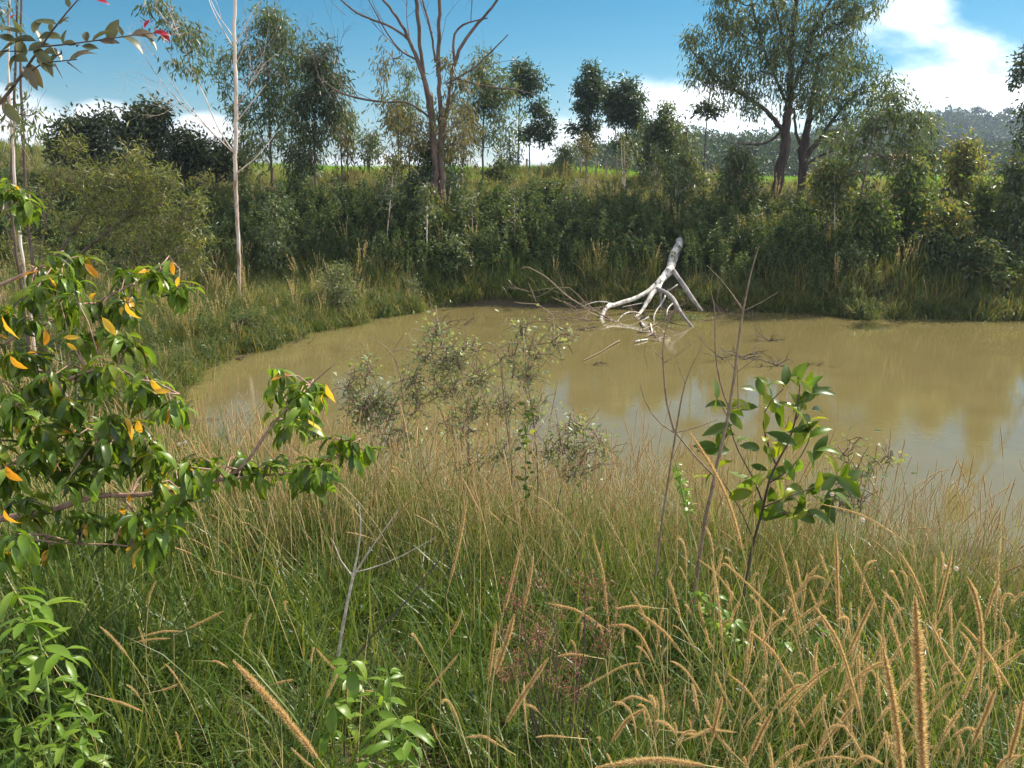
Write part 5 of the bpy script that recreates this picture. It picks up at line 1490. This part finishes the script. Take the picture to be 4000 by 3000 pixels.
for i in range(46):
    q_ = BB[int(rng.integers(1, len(BB)))]
    px, py, _w = q_[int(rng.integers(1, len(q_)))]
    a = rng.uniform(0, 6.28)
    d = np.array((math.cos(a), rng.normal(0, .5), math.sin(a) * .8 + .1))
    put_leaf(random.choice(LB), bs, W(px + rng.normal(0, 12), py + rng.normal(0, 12), YB + rng.uniform(-.12, .12)), d, (rng.normal(0, .5), -.5 + rng.normal(0, .5), .8), rng.uniform(70, 115) * YB / FPX)

# bare twig plants
def twigplant(name, lb, paths, Y, mat='twig', cat='shrub', gy=None):
    p0 = W(paths[0][0][0], paths[0][0][1], Y)
    r_ = thing(name, lb, cat, (p0[0], p0[1], H1(p0[0], p0[1])))
    for p in paths: branch(r_, p, Y, mat, 'stem', 6)
    return r_


twigplant('bare_twig_plant', 'tall bare brown twig rising in front of the water, thickest of the bare twigs', [
    [(2700, 2420, 16), (2730, 2200, 16), (2760, 2000, 15), (2790, 1870, 14), (2850, 1600, 13), (2875, 1420, 11), (2890, 1280, 9), (2905, 1210, 8), (2930, 1060, 6), (2965, 960, 3)],
    [(2850, 1598, 8), (2810, 1500, 7), (2790, 1380, 6), (2795, 1230, 5), (2800, 1170, 4), (2775, 1130, 3)], [(2800, 1170, 3), (2812, 1110, 2)], [(2902, 1212, 7), (2860, 1160, 5), (2835, 1090, 4), (2800, 1060, 3), (2760, 1035, 2)],
    [(2902, 1215, 4), (2960, 1190, 3), (3010, 1160, 2), (3040, 1140, 2)], [(2850, 1600, 6), (2905, 1590, 5), (2930, 1570, 3)], [(2878, 1455, 4), (2920, 1420, 3), (2965, 1390, 2)], [(2866, 1440, 4), (2830, 1380, 3)], [(2884, 1600, 5), (2884, 1480, 4), (2880, 1420, 3)]], 2.9)
twigplant('bare_twig_plant', 'forked bare brown twig left of the tallest one in front of the water', [
    [(2560, 2250, 10), (2590, 2000, 9), (2640, 1690, 8), (2660, 1560, 7), (2675, 1490, 5), (2690, 1430, 4), (2735, 1370, 2)], [(2635, 1690, 9), (2600, 1580, 8), (2590, 1430, 7), (2585, 1350, 6), (2600, 1220, 5), (2640, 1200, 3)],
    [(2588, 1420, 4), (2640, 1390, 3), (2700, 1345, 2)], [(2590, 1405, 4), (2530, 1340, 3), (2500, 1300, 3), (2510, 1380, 3), (2530, 1440, 2)], [(2632, 1690, 6), (2560, 1660, 5), (2510, 1560, 4), (2500, 1500, 3)],
    [(2640, 1690, 7), (2700, 1770, 7), (2790, 1860, 8)], [(2640, 1690, 5), (2720, 1670, 4), (2800, 1640, 3)], [(2675, 1495, 4), (2640, 1450, 3), (2640, 1400, 2)]], 2.9)
twigplant('bare_twig_plant', 'pale forked dead twig shrub rising from the green grass left of centre', [
    [(1320, 2560, 17), (1345, 2400, 15), (1380, 2250, 13), (1400, 2160, 9), (1410, 2080, 7), (1425, 2000, 5), (1400, 1960, 3)], [(1380, 2250, 10), (1440, 2150, 8), (1490, 2080, 6), (1560, 1990, 3)], [(1375, 2250, 7), (1330, 2190, 5), (1300, 2110, 4)],
    [(1370, 2240, 6), (1440, 2230, 5), (1560, 2180, 4), (1700, 2100, 2)]], 2.4, 'twig_pale')
twigplant('bare_twig_plant', 'thin dark curving dead twig right of the pale twig shrub', [
    [(1340, 2640, 10), (1450, 2480, 8), (1560, 2390, 8), (1640, 2280, 7), (1700, 2210, 6), (1760, 2130, 4), (1790, 2080, 3)], [(1620, 2300, 5), (1700, 2310, 4), (1760, 2260, 4), (1775, 2190, 3)], [(1765, 2255, 4), (1810, 2255, 3), (1850, 2220, 2)]], 2.3, 'twig_dark')
twigplant('bare_twig_plant', 'dark arched twig standing low in front of the far water edge', [[(2530, 1620, 3), (2600, 1740, 4), (2640, 1690, 4)], [(1860, 1460, 3), (1865, 1330, 4), (1915, 1320, 4), (1950, 1360, 4), (1960, 1480, 5), (1985, 1700, 6), (2010, 1900, 6)]][1:] +
          [[(1950, 1360, 4), (1980, 1340, 4), (2040, 1340, 4)]], 4.2)
twigplant('bare_twig_plant', 'small dead fork of twigs above the grey shrub on the left', [[(1580, 1760, 5), (1575, 1560, 5), (1560, 1420, 5), (1520, 1360, 4), (1490, 1330, 3), (1440, 1315, 2)], [(1530, 1375, 3), (1600, 1355, 2)], [(1535, 1370, 3), (1575, 1310, 2)]], 4.2)

# grey-green shrubs with tiny leaves
G_G = 'grey green shrubs with tiny leaves at the water edge'


def fine_shrub(lb, paths, blobs, Y, nl=13):
    p0 = W(paths[0][0][0], paths[0][0][1], Y)
    return make_tree('tiny_leaved_shrub', lb, 'shrub', paths, blobs, Y, 'silver', 'twig', .021, .0095, nl, .075, .0, G_G, twigs=3, depthk=.9, taper_r=.0013, sides=5, parts=('stem', 'foliage'), base=None)


fine_shrub('grey green tiny leaved shrub, leftmost and densest at the water edge', [[(1450, 2000, 9), (1460, 1800, 8), (1490, 1660, 7), (1540, 1560, 5), (1600, 1470, 3)], [(1490, 1690, 5), (1400, 1560, 4), (1340, 1500, 3)], [(1480, 1700, 5), (1440, 1520, 4), (1442, 1400, 2)], [(1500, 1650, 5), (1600, 1620, 3)]],
           [(1390, 1500, 70, 50, 12), (1480, 1580, 130, 70, 40), (1600, 1490, 60, 35, 12), (1440, 1430, 22, 50, 7), (1640, 1560, 50, 50, 10), (1400, 1620, 80, 50, 14), (1560, 1700, 90, 60, 12)], 4.4)
fine_shrub('tallest grey green shrub with a bright bluish leaf cluster near its top', [[(1800, 1950, 9), (1830, 1780, 9), (1840, 1600, 7), (1810, 1440, 5), (1760, 1360, 4), (1705, 1290, 3)], [(1835, 1620, 5), (1720, 1520, 4), (1690, 1480, 3)], [(1820, 1500, 4), (1880, 1420, 3)], [(1840, 1640, 5), (1890, 1540, 4), (1910, 1480, 2)]],
           [(1710, 1310, 28, 45, 12), (1770, 1400, 55, 60, 30), (1660, 1400, 50, 22, 8), (1840, 1370, 30, 25, 6), (1870, 1480, 60, 30, 12), (1730, 1520, 60, 45, 14), (1850, 1600, 60, 50, 12), (1780, 1680, 90, 70, 12), (1830, 1810, 90, 60, 10)], 4.4)
fine_shrub('brownish twiggy tiny leaved shrub right of the tallest one', [[(2080, 2000, 9), (2110, 1800, 9), (2080, 1600, 8), (2045, 1450, 6), (2040, 1280, 3)], [(2000, 1960, 7), (2000, 1700, 6), (1970, 1500, 5), (1955, 1400, 4)], [(2060, 1500, 4), (2120, 1400, 4), (2190, 1340, 3)], [(2090, 1650, 4), (1990, 1560, 3)]],
           [(2042, 1300, 20, 45, 9), (2080, 1370, 45, 40, 10), (2180, 1340, 38, 30, 9), (1985, 1400, 40, 40, 8), (2060, 1480, 70, 50, 12), (1950, 1580, 70, 50, 12), (2090, 1620, 70, 60, 10), (2000, 1750, 90, 60, 10)], 4.3, 13)
fine_shrub('low spreading grey green shrub, rightmost of the tiny leaved ones', [[(2150, 2060, 8), (2180, 1880, 7), (2200, 1780, 6), (2260, 1720, 4), (2330, 1700, 3)], [(2200, 1780, 4), (2160, 1700, 4), (2170, 1600, 3)], [(2190, 1850, 4), (2290, 1800, 3)]],
           [(2260, 1680, 60, 40, 14), (2180, 1760, 80, 50, 16), (2310, 1760, 70, 40, 14), (2230, 1840, 90, 50, 14)], 4.3)
fine_shrub('sparse beaded tiny leaved shrub low on the right in front of the water', [[(3290, 2120, 6), (3320, 1950, 5), (3330, 1800, 4), (3310, 1700, 2)], [(3320, 1900, 4), (3400, 1820, 3), (3480, 1760, 2)], [(3320, 1980, 4), (3260, 1880, 3)]],
           [(3320, 1760, 30, 60, 6), (3430, 1800, 60, 25, 7), (3350, 1880, 80, 40, 10), (3300, 1960, 90, 50, 12)], 3.6, 11)
# climbing vine with round leaves on the brownish shrub
cv = thing('climbing_vine', 'vine with a column of round dark leaves climbing the brownish twiggy shrub', 'vine', (lambda q: (q[0], q[1], H1(q[0], q[1])))(W(2060, 1990, 4.2)))
branch(cv, [(2060, 1990, 4), (2050, 1850, 4), (2055, 1700, 4), (2080, 1560, 3)], 4.2, 'stem_green', 'stem')
for i in range(26):
    y_ = 1580 + i * 14
    put_leaf(random.choice(LB[:3]), cv, W(2062 + rng.normal(0, 12) - (y_ - 1580) * .02, y_, 4.2 + rng.normal(0, .02)), rng.normal(size=3) * (1, .5, .6), (rng.normal(0, .3), -1, .4), .05)

# lance-leaved fresh green plants, bottom
LF = [leaf_mesh('fresh_leaf', c, f, w_, .02, 'young', serr=.07, seg=8) for c, f, w_ in ((.5, .35, .27), (.8, .45, .25), (.25, .3, .30))]


def leafy_plant(name, lb, stems, Y, Lpx, whorls, mset=LF, mat='stem_green', per=6, cat='plant', dn=.35):
    p0 = W(stems[0][0][0], stems[0][0][1], Y)
    r_ = thing(name, lb, cat, (p0[0], p0[1], H1(p0[0], p0[1])))
    for s in stems: branch(r_, s, Y, mat, 'stem', 6)
    for (px, py, sc_) in whorls:
        c = W(px, py, Y + rng.uniform(-.08, .08))
        a0 = rng.uniform(0, 6.28)
        for j in range(per):
            a = a0 + j * 6.283 / per + rng.normal(0, .25)
            d = np.array((math.cos(a), math.sin(a) * .8, rng.uniform(-dn, dn * .8)))
            put_leaf(random.choice(mset), r_, c + d * .006 + np.array((0, 0, rng.uniform(-.02, .01))), d, (rng.normal(0, .2), rng.normal(0, .2), 1), Lpx * sc_ * rng.uniform(.75, 1.15) * Y / FPX)
    return r_


leafy_plant('peach_sapling', 'bright green serrate-leaved shoot at the lower left corner', [[(190, 3060, 14), (200, 2800, 12), (170, 2550, 10), (110, 2350, 7)], [(230, 3060, 10), (260, 2850, 8), (300, 2700, 6)], [(60, 3060, 10), (60, 2850, 8), (40, 2720, 6)]], 1.75, 165,
            [(60, 2310, 1.0), (150, 2370, 1.05), (90, 2420, 1.0), (170, 2520, 1.1), (60, 2560, 1.0), (250, 2550, 1.0), (200, 2660, 1.0), (40, 2680, .8), (300, 2760, .75), (210, 2800, .8), (80, 2830, .8), (330, 2850, .7), (260, 2900, .8), (130, 2930, .8), (40, 2940, .8), (330, 2960, .7)], per=7)
leafy_plant('leafy_weed', 'fresh green toothed-leaf plant at the bottom left of centre', [[(1530, 3060, 9), (1530, 2850, 9), (1520, 2640, 7)], [(1480, 3060, 7), (1470, 2850, 6), (1500, 2720, 5)], [(1600, 3060, 7), (1580, 2850, 6)]], 1.75, 150,
            [(1522, 2620, .45), (1515, 2650, .7), (1500, 2730, .9), (1560, 2810, 1.1), (1480, 2850, .9), (1530, 2900, 1.1), (1600, 2860, .8), (1450, 2960, .9), (1580, 2990, 1.0)], per=6)
LFB = [leaf_mesh('oval_leaf', c, f, .42, .02, 'young', shape=.85) for c, f in ((.7, .3), (1.0, .4), (.2, .2))]
leafy_plant('leafy_weed', 'pale oval-leaved plant under the pale dead twig shrub', [[(1345, 2960, 12), (1345, 2750, 11), (1360, 2600, 8), (1370, 2570, 6)], [(1345, 2780, 6), (1290, 2730, 5)]], 1.9, 140,
            [(1365, 2590, 1.0), (1350, 2660, .9), (1300, 2740, .9), (1345, 2800, .9), (1280, 2860, .8)], LFB, 'bark_red', per=5)
leafy_plant('flowering_spike_plant', 'plant with a knobbly pale green bud spike left of the tallest bare twig', [[(2700, 2250, 7), (2695, 2050, 7), (2660, 1900, 9), (2640, 1815, 6)]], 2.6, 26,
            [(2642, 1822, .8), (2648, 1840, 1), (2656, 1860, 1.1), (2662, 1880, 1.1), (2670, 1900, 1.2), (2676, 1920, 1.2), (2684, 1945, 1.2), (2690, 1965, 1.1), (2692, 1990, 1.0)], LFB, per=12, dn=.6)
leafy_plant('creeping_weed', 'grey green round leaved weed low among the spikes right of centre', [[(2800, 2520, 6), (2780, 2360, 6)], [(2860, 2560, 6), (2880, 2440, 5)]], 2.1, 60,
            [(2740, 2310, 1), (2790, 2340, 1.1), (2820, 2380, 1), (2870, 2430, 1.1), (2840, 2470, 1), (2790, 2430, 1), (2900, 2490, 1), (2730, 2370, .9), (3200, 2470, .8), (3060, 2500, .9)], LFB, per=5)
# reddish dried flower weed in the centre
fw = thing('dried_flower_weed', 'reddish brown dried flower heads on a dark weed in the centre foreground', 'plant', (lambda q: (q[0], q[1], H1(q[0], q[1])))(W(2230, 2500, 2.0)))
b = MB(); bl_ = MB()
for i in range(34):
    px, py = rng.uniform(1950, 2400), rng.uniform(2250, 2760)
    c = W(px, py, 1.95 + rng.uniform(-.15, .2))
    g_ = np.array((c[0] * .5 + W(2230, 2500, 2.0)[0] * .5, c[1] + .05, max(H1(c[0], c[1]), c[2] - .4)))
    b.tube([g_, (g_ + c) / 2 + rng.normal(0, .02, 3), c], (.002, .0016, .001), 3)
    n = 60
    v = rng.normal(size=(n, 3)); bl_.leaves(c + v * .013, v, .007, .005)
b.build('stem', M['twig_dark'], fw)
bl_.build('flower_head', M['duck'], fw)

# tan furry seed heads: each stalk a thing
G_F = 'furry grass seed heads in the near grass'


def stalk(lb, pts, Y, wpx, nb=None, stem=True, col=None, tall=True):
    P = [W(x, y, Y if np.isscalar(Y) else Y[min(i, len(Y) - 1)]) for i, (x, y) in enumerate(pts)]
    P = np.array(P)
    wr = wpx * .5 / FPX * float(np.mean(P[:, 1]))
    Lh = float(np.sum(np.linalg.norm(np.diff(P, axis=0), axis=1)))
    if nb is None: nb = int(min(2200, 500 + Lh * 5200))
    d = P[0] - P[1]; d /= np.linalg.norm(d)
    gx_, gy_ = P[0][0] + d[0] * .08 + rng.normal(0, .05), P[0][1] + .06 + abs(rng.normal(0, .06))
    gz_ = H1(gx_, gy_)
    gp = np.array((gx_, gy_, min(gz_, P[0][2] - .02)))
    r_ = thing('seed_grass_stalk', lb, 'grass stalk', gp, G_F)
    b = MB(); b.tube([P[0], P[0] + d * .05, P[0] * .5 + gp * .5 + d * .03 + (0, 0, -.02), gp], (.0011, .0012, .0014, .0016), 4, tint=rng.random()); b.build('stem', M['straw'], r_)
    b = MB(); spike_geo(b, P, wr * .62, int(nb * 1.5), 1, 0, blen=wr * .85); b.build('seed_head', [M['seed'], M['seedcore']], r_)
    return r_


SP = [
    ('straight thick seed head slanting across the bottom left', [(1240, 2960), (1080, 2760), (910, 2580)], 1.3, 46), ('tallest and nearest blurry seed head at the lower right', [(3610, 3080), (3592, 2700), (3575, 2330)], .78, 72),
    ('pale near seed head left of the tallest nearest one', [(3525, 3060), (3500, 2800), (3450, 2530)], .95, 50), ('very tall pale seed head crossing the broad leaved shrub stem', [(2900, 2150), (2850, 1960), (2780, 1820), (2695, 1690)], 1.9, 26),
    ('thick upright seed head left one of the centre pair', [(1908, 2659), (1925, 2540), (1939, 2425)], 1.9, 22), ('thick seed head right one of the centre pair', [(1933, 2634), (1975, 2520), (2009, 2399)], 1.8, 31),
    ('long thin seed head rising above the centre pair on the left', [(1965, 2399), (2000, 2270), (2034, 2127)], 2.2, 20), ('long thin seed head rising above the centre pair on the right', [(2044, 2387), (2070, 2270), (2085, 2153)], 2.2, 18),
    ('thick slanting seed head at the bottom centre', [(1977, 2823), (2059, 2691), (2142, 2570)], 1.6, 31), ('arched brown seed head over the dried flowers', [(2338, 2437), (2249, 2380), (2129, 2355)], 2.2, 18),
    ('drooping arch seed head right of the dried flowers', [(2553, 2583), (2503, 2475), (2450, 2440), (2376, 2444)], 2.0, 20), ('long drooping seed head right of centre', [(2661, 2551), (2597, 2469), (2490, 2387)], 2.0, 21),
    ('nearly straight long seed head above the drooping arch', [(2376, 2431), (2357, 2235), (2313, 2089)], 2.3, 16), ('short level seed head right of centre', [(2547, 2374), (2470, 2368), (2401, 2380)], 2.2, 18),
    ('level seed head below the dried flowers', [(2300, 2564), (2240, 2554), (2173, 2564)], 2.0, 16), ('curved seed head below the drooping arch', [(2249, 2703), (2363, 2640), (2440, 2596), (2503, 2589)], 1.9, 16),
    ('humped seed head low right of centre', [(2395, 2760), (2471, 2716), (2553, 2747)], 1.8, 20), ('thick slanting seed head at the bottom right of centre', [(2389, 2899), (2450, 2810), (2522, 2766)], 1.7, 26),
    ('small arched seed head at the bottom centre left', [(1952, 2912), (1889, 2874), (1819, 2880)], 1.7, 20), ('short level seed head at the bottom centre', [(2218, 2880), (2150, 2874), (2091, 2880)], 1.7, 15),
    ('large level seed head along the bottom edge', [(2750, 2990), (2603, 2969), (2503, 2969), (2325, 2999)], 1.25, 42), ('thin slanting seed head right of the toothed leaf plant', [(1667, 2697), (1740, 2620), (1794, 2551)], 1.9, 14),
    ('small slanting seed head above the toothed leaf plant', [(1756, 2488), (1785, 2440), (1806, 2387)], 2.1, 16), ('long leaning dry seed head left of centre', [(1756, 2279), (1795, 2120), (1825, 1950)], 2.5, 18),
    ('small level seed head in the dark grass at left, upper one', [(570, 2482), (640, 2465), (709, 2466)], 2.1, 14), ('small level seed head in the dark grass at left, lower one', [(538, 2507), (600, 2496), (665, 2494)], 2.1, 14),
    ('pale slanting seed head in the dark grass at left', [(734, 2456), (810, 2420), (873, 2387)], 2.1, 16), ('bent seed head near the lower left plant', [(411, 2728), (481, 2747), (557, 2779)], 1.8, 17), ('thin pale level seed head in the grass below the peach leaves', [(987, 2273), (910, 2250), (829, 2228)], 2.4, 11),
    ('tiny seed head right of the lower left plant', [(627, 2697), (660, 2690), (696, 2671)], 1.9, 14), ('tiny seed head left of the straight thick one', [(823, 2583), (850, 2584), (890, 2608)], 1.9, 14), ('small dark seed head left of the oval leaved plant', [(1076, 2671), (1110, 2662), (1146, 2656)], 1.9, 16),
    ('upright brown seed head beside the lower left shoot', [(140, 2640), (145, 2590), (172, 2560)], 1.8, 16),
    ('thin arched seed head at the left of the dense right group', [(2866, 2330), (2800, 2240), (2727, 2184)], 2.4, 13), ('pale arched long seed head at the left of the dense right group', [(3056, 2425), (2930, 2290), (2828, 2197)], 2.2, 17),
    ('pale arching seed head in the middle of the dense right group', [(3366, 2817), (3320, 2640), (3271, 2488), (3182, 2368)], 1.7, 26), ('pale slanting seed head low in the dense right group', [(3106, 2690), (3020, 2540), (2916, 2456)], 1.9, 22),
    ('brown slanting seed head low at the left of the right group', [(2980, 2785), (2915, 2690), (2847, 2633)], 1.8, 18), ('pale pink furry seed head near the bottom right', [(2935, 2950), (2975, 2860), (3018, 2779)], 1.45, 31), ('upright golden seed head near the bottom right', [(2784, 2880), (2800, 2800), (2822, 2722)], 1.6, 28),
    ('low level seed head near the bottom right', [(2670, 2893), (2780, 2850), (2878, 2861)], 1.6, 18), ('dark slanting seed head at the bottom of the right group', [(3182, 2956), (3260, 2850), (3340, 2747)], 1.6, 25), ('thick dark seed head in the middle of the right group', [(3309, 2564), (3370, 2430), (3416, 2336)], 1.8, 26),
    ('pale furry seed head against the muddy shore', [(3613, 2361), (3570, 2250), (3511, 2152)], 2.1, 20), ('hooked pale seed head at the right', [(3828, 2709), (3840, 2456), (3810, 2320), (3777, 2254)], 1.6, 31), ('pale straight seed head leaning down at the right edge', [(3948, 2690), (3850, 2540), (3752, 2431)], 1.6, 23),
    ('purplish thin seed head right of the nearest one', [(3777, 2665), (3695, 2558), (3625, 2412)], 1.8, 20), ('thick golden seed head pair near the right edge', [(3796, 2912), (3850, 2790), (3891, 2684)], 1.5, 32), ('blurry pale seed head at the lower right edge', [(3942, 2963), (3975, 2850), (3995, 2740)], 1.3, 36),
    ('straight upright seed head in the right group', [(3277, 2444), (3270, 2250), (3265, 2077)], 2.1, 24), ('upright dark seed head left in the right group', [(3131, 2488), (3090, 2300), (3043, 2108)], 2.2, 17), ('long thin arched seed head over the muddy shore', [(3524, 2108), (3391, 2020), (3300, 1990), (3207, 1969)], 2.3, 13),
    ('golden upright seed head right of the muddy shore', [(3660, 2400), (3690, 2280), (3720, 2150)], 2.1, 22), ('golden seed head near the right edge of the shore', [(3850, 2420), (3875, 2330), (3905, 2260)], 2.1, 22), ('dark curled seed head at the far right bottom', [(3720, 2880), (3780, 2840), (3830, 2860)], 1.5, 22),
    ('low brown seed head at the bottom right of centre', [(2650, 2860), (2720, 2870), (2790, 2840)], 1.7, 20), ('brown seed head curving at the right edge bottom', [(3890, 3010), (3930, 2960), (3990, 2950)], 1.3, 24), ('arched golden seed head in the bottom right', [(3330, 2990), (3380, 2950), (3450, 2985)], 1.4, 26)]
for s in SP: stalk(*s)

tmpl = []
for i in range(20):
    L = rng.uniform(.36, .60); hd = float(rng.choice((.10, .15, .20, .26))) * rng.uniform(.85, 1.15)
    e = thing('seed_grass_stalk', 'tan seed head', 'grass stalk', (0, 0, 0), G_F)
    Pp = arc_path(L, abs(rng.normal(0, .12)), rng.uniform(0, .5), rng.uniform(0, 6.28), 8)
    b = MB(); b.tube(Pp, np.linspace(.0017, .0011, 8), 4, tint=rng.random()); s_ = b.build('stem', M['straw'], e)
    d = Pp[-1] - Pp[-2]; d /= np.linalg.norm(d)
    side = rng.normal(0, 1, 3) * (1, 1, 0); side /= np.linalg.norm(side) + 1e-6
    bend_ = rng.uniform(0, .9)
    Hh = np.array([Pp[-1] + d * hd * s * (1 - .25 * bend_ * s) + (side * .35 - np.array((0, 0, .5))) * bend_ * hd * s * s for s in np.linspace(0, 1, 7)])
    b = MB(); spike_geo(b, Hh, rng.uniform(.0026, .0042), int(4200 * hd), 1, 0, blen=rng.uniform(.0042, .0068)); h_ = b.build('seed_head', [M['seed'], M['seedcore']], e)
    CH[e.name] = [s_, h_]
    tmpl.append(e)
REG = [(1.0, 'slanting tan seed head among the crowded spikes at the lower right', 215, 2650, 4100, 2150, 2950), (1.0, 'tan seed head rising from the green grass at the bottom centre', 34, 1700, 2750, 2250, 2900),
       (1.0, 'small tan seed head scattered in the dark grass on the lower left', 14, 350, 1650, 2250, 2850)]
first = {id(t) for t in tmpl}
used_t = set()
for (_, lb, n, xa, xb, ya, yb) in REG:
    for i in range(n):
        px, py = rng.uniform(xa, xb), rng.uniform(ya, yb)
        q = W(px, py, 2)
        Yg = 1.55 / max(.2, -(q[2] - CAMZ) / 2)
        Yt = Yg * rng.uniform(.72, .92)
        if Yt < 1.25: continue
        q = W(px, py, Yt)
        k = int(rng.integers(0, 20))
        z = H1(q[0], q[1])
        hgt_ = max(.3, q[2] - z)
        sc_ = float(np.clip(hgt_ / .58, .6, 1.25))
        rz, ti = rng.uniform(0, 6.28), rng.normal(0, .28)
        lean_ = 'upright' if abs(ti) < .1 else ('left leaning' if ti * math.cos(rz + 1.57) < 0 else 'right leaning')
        size_ = 'tall' if sc_ > 1.02 else ('short' if sc_ < .78 else 'middling')
        if px > 2750:
            hx_ = ('left of the pale pink furry seed head' if px < 3000 else 'beside the pale arching seed head' if px < 3250 else 'left of the pale near seed head' if px < 3480
                   else 'behind the tallest nearest seed head' if px < 3700 else 'right of the tallest nearest seed head' if px < 3880 else 'at the right picture edge')
            vy_ = 'near the shore' if py < 2350 else 'at mid height' if py < 2620 else 'near the bottom'
            lb2 = '%s %s seed head %s, %s' % (size_, lean_, hx_, vy_)
        elif px > 1700:
            hx_ = ('left of the centre pair' if px < 1900 else 'among the dried flowers' if px < 2330 else 'under the drooping arch seed head')
            lb2 = '%s %s tan seed head %s, %s' % (size_, lean_, hx_, 'upper' if py < 2560 else 'lower')
        else:
            lb2 = '%s %s small seed head in dark grass %s' % (size_, lean_, 'beneath the peach branch' if px < 800 else 'left of the oval leaved plant' if px < 1250 else 'right of the oval leaved plant')
        if k not in used_t:
            used_t.add(k)
            e = tmpl[k]
            e.location = (q[0], q[1], z); e.rotation_euler = (ti, 0, rz); e.scale = (sc_,) * 3; e['label'] = lb2; e['group'] = G_F
        else:
            dup(tmpl[k], (q[0], q[1], z), rz, sc_, lb2, G_F, ti)

for e in tmpl:
    if e['label'] == 'tan seed head':
        for c_ in CH[e.name] + [e]: bpy.data.objects.remove(c_, do_unlink=True)
# small white daisies near the shore
G_W = 'small white daisies'
for i, (px, py, Y, lb) in enumerate(((700, 1735, 3.6, 'white daisy with yellow centre beside the peach branch at the shore'), (725, 1728, 3.6, 'second small white daisy just right of the one by the peach branch'), (3250, 1930, 3.2, 'white daisy below the broad leaved shrub'), (3690, 2212, 2.8, 'small white daisy left one at the muddy shore'),
                               (3735, 2220, 2.8, 'small white daisy right one at the muddy shore'), (150, 1410, 3.6, 'white daisy behind the peach branch at far left'), (3370, 2030, 3.0, 'white daisy left of the long thin arched seed head'))):
    c = W(px, py, Y)
    z = H1(c[0], c[1])
    t = thing('daisy', lb, 'flower', (c[0], c[1] + .02, z), G_W)
    b = MB(); b.tube([(c[0], c[1] + .02, z), c], .0012, 4); b.build('stem', M['stem_green'], t)
    b = MB()
    nn = 12
    a = np.linspace(0, 6.283, nn, endpoint=False)
    D = np.stack((np.cos(a), np.sin(a) * .5 - .3, np.sin(a) * .8), 1)
    b.leaves(np.repeat(c[None], nn, 0), D, .012, .005, U=np.tile((0, -1., .6), (nn, 1)), fold=.05); b.build('petals', M['white'], t)
    b = MB(); b.tube([c - (0, .003, 0), c + (0, -.006, .003)], .004, 8, cap=True); b.build('flower_centre', M['peach_yellow'], t)

# ---------------------------------------------------------------- air
m, nt = new_mat('haze')
pv = N(nt, 'ShaderNodeVolumePrincipled', ins={'Density': .00042, 'Color': (.62, .78, 1.0, 1), 'Anisotropy': .35})
oo = N(nt, 'ShaderNodeOutputMaterial')
nt.links.new(pv.outputs[0], oo.inputs['Volume'])
HAZE = True
if HAZE:
    b = MB(); boxmb(b, -750, 750, -60, 1200, -3, 60)
    tag(b.build('haze', m, smooth=False), 'thin blue haze filling the air over the valley', kind='stuff')
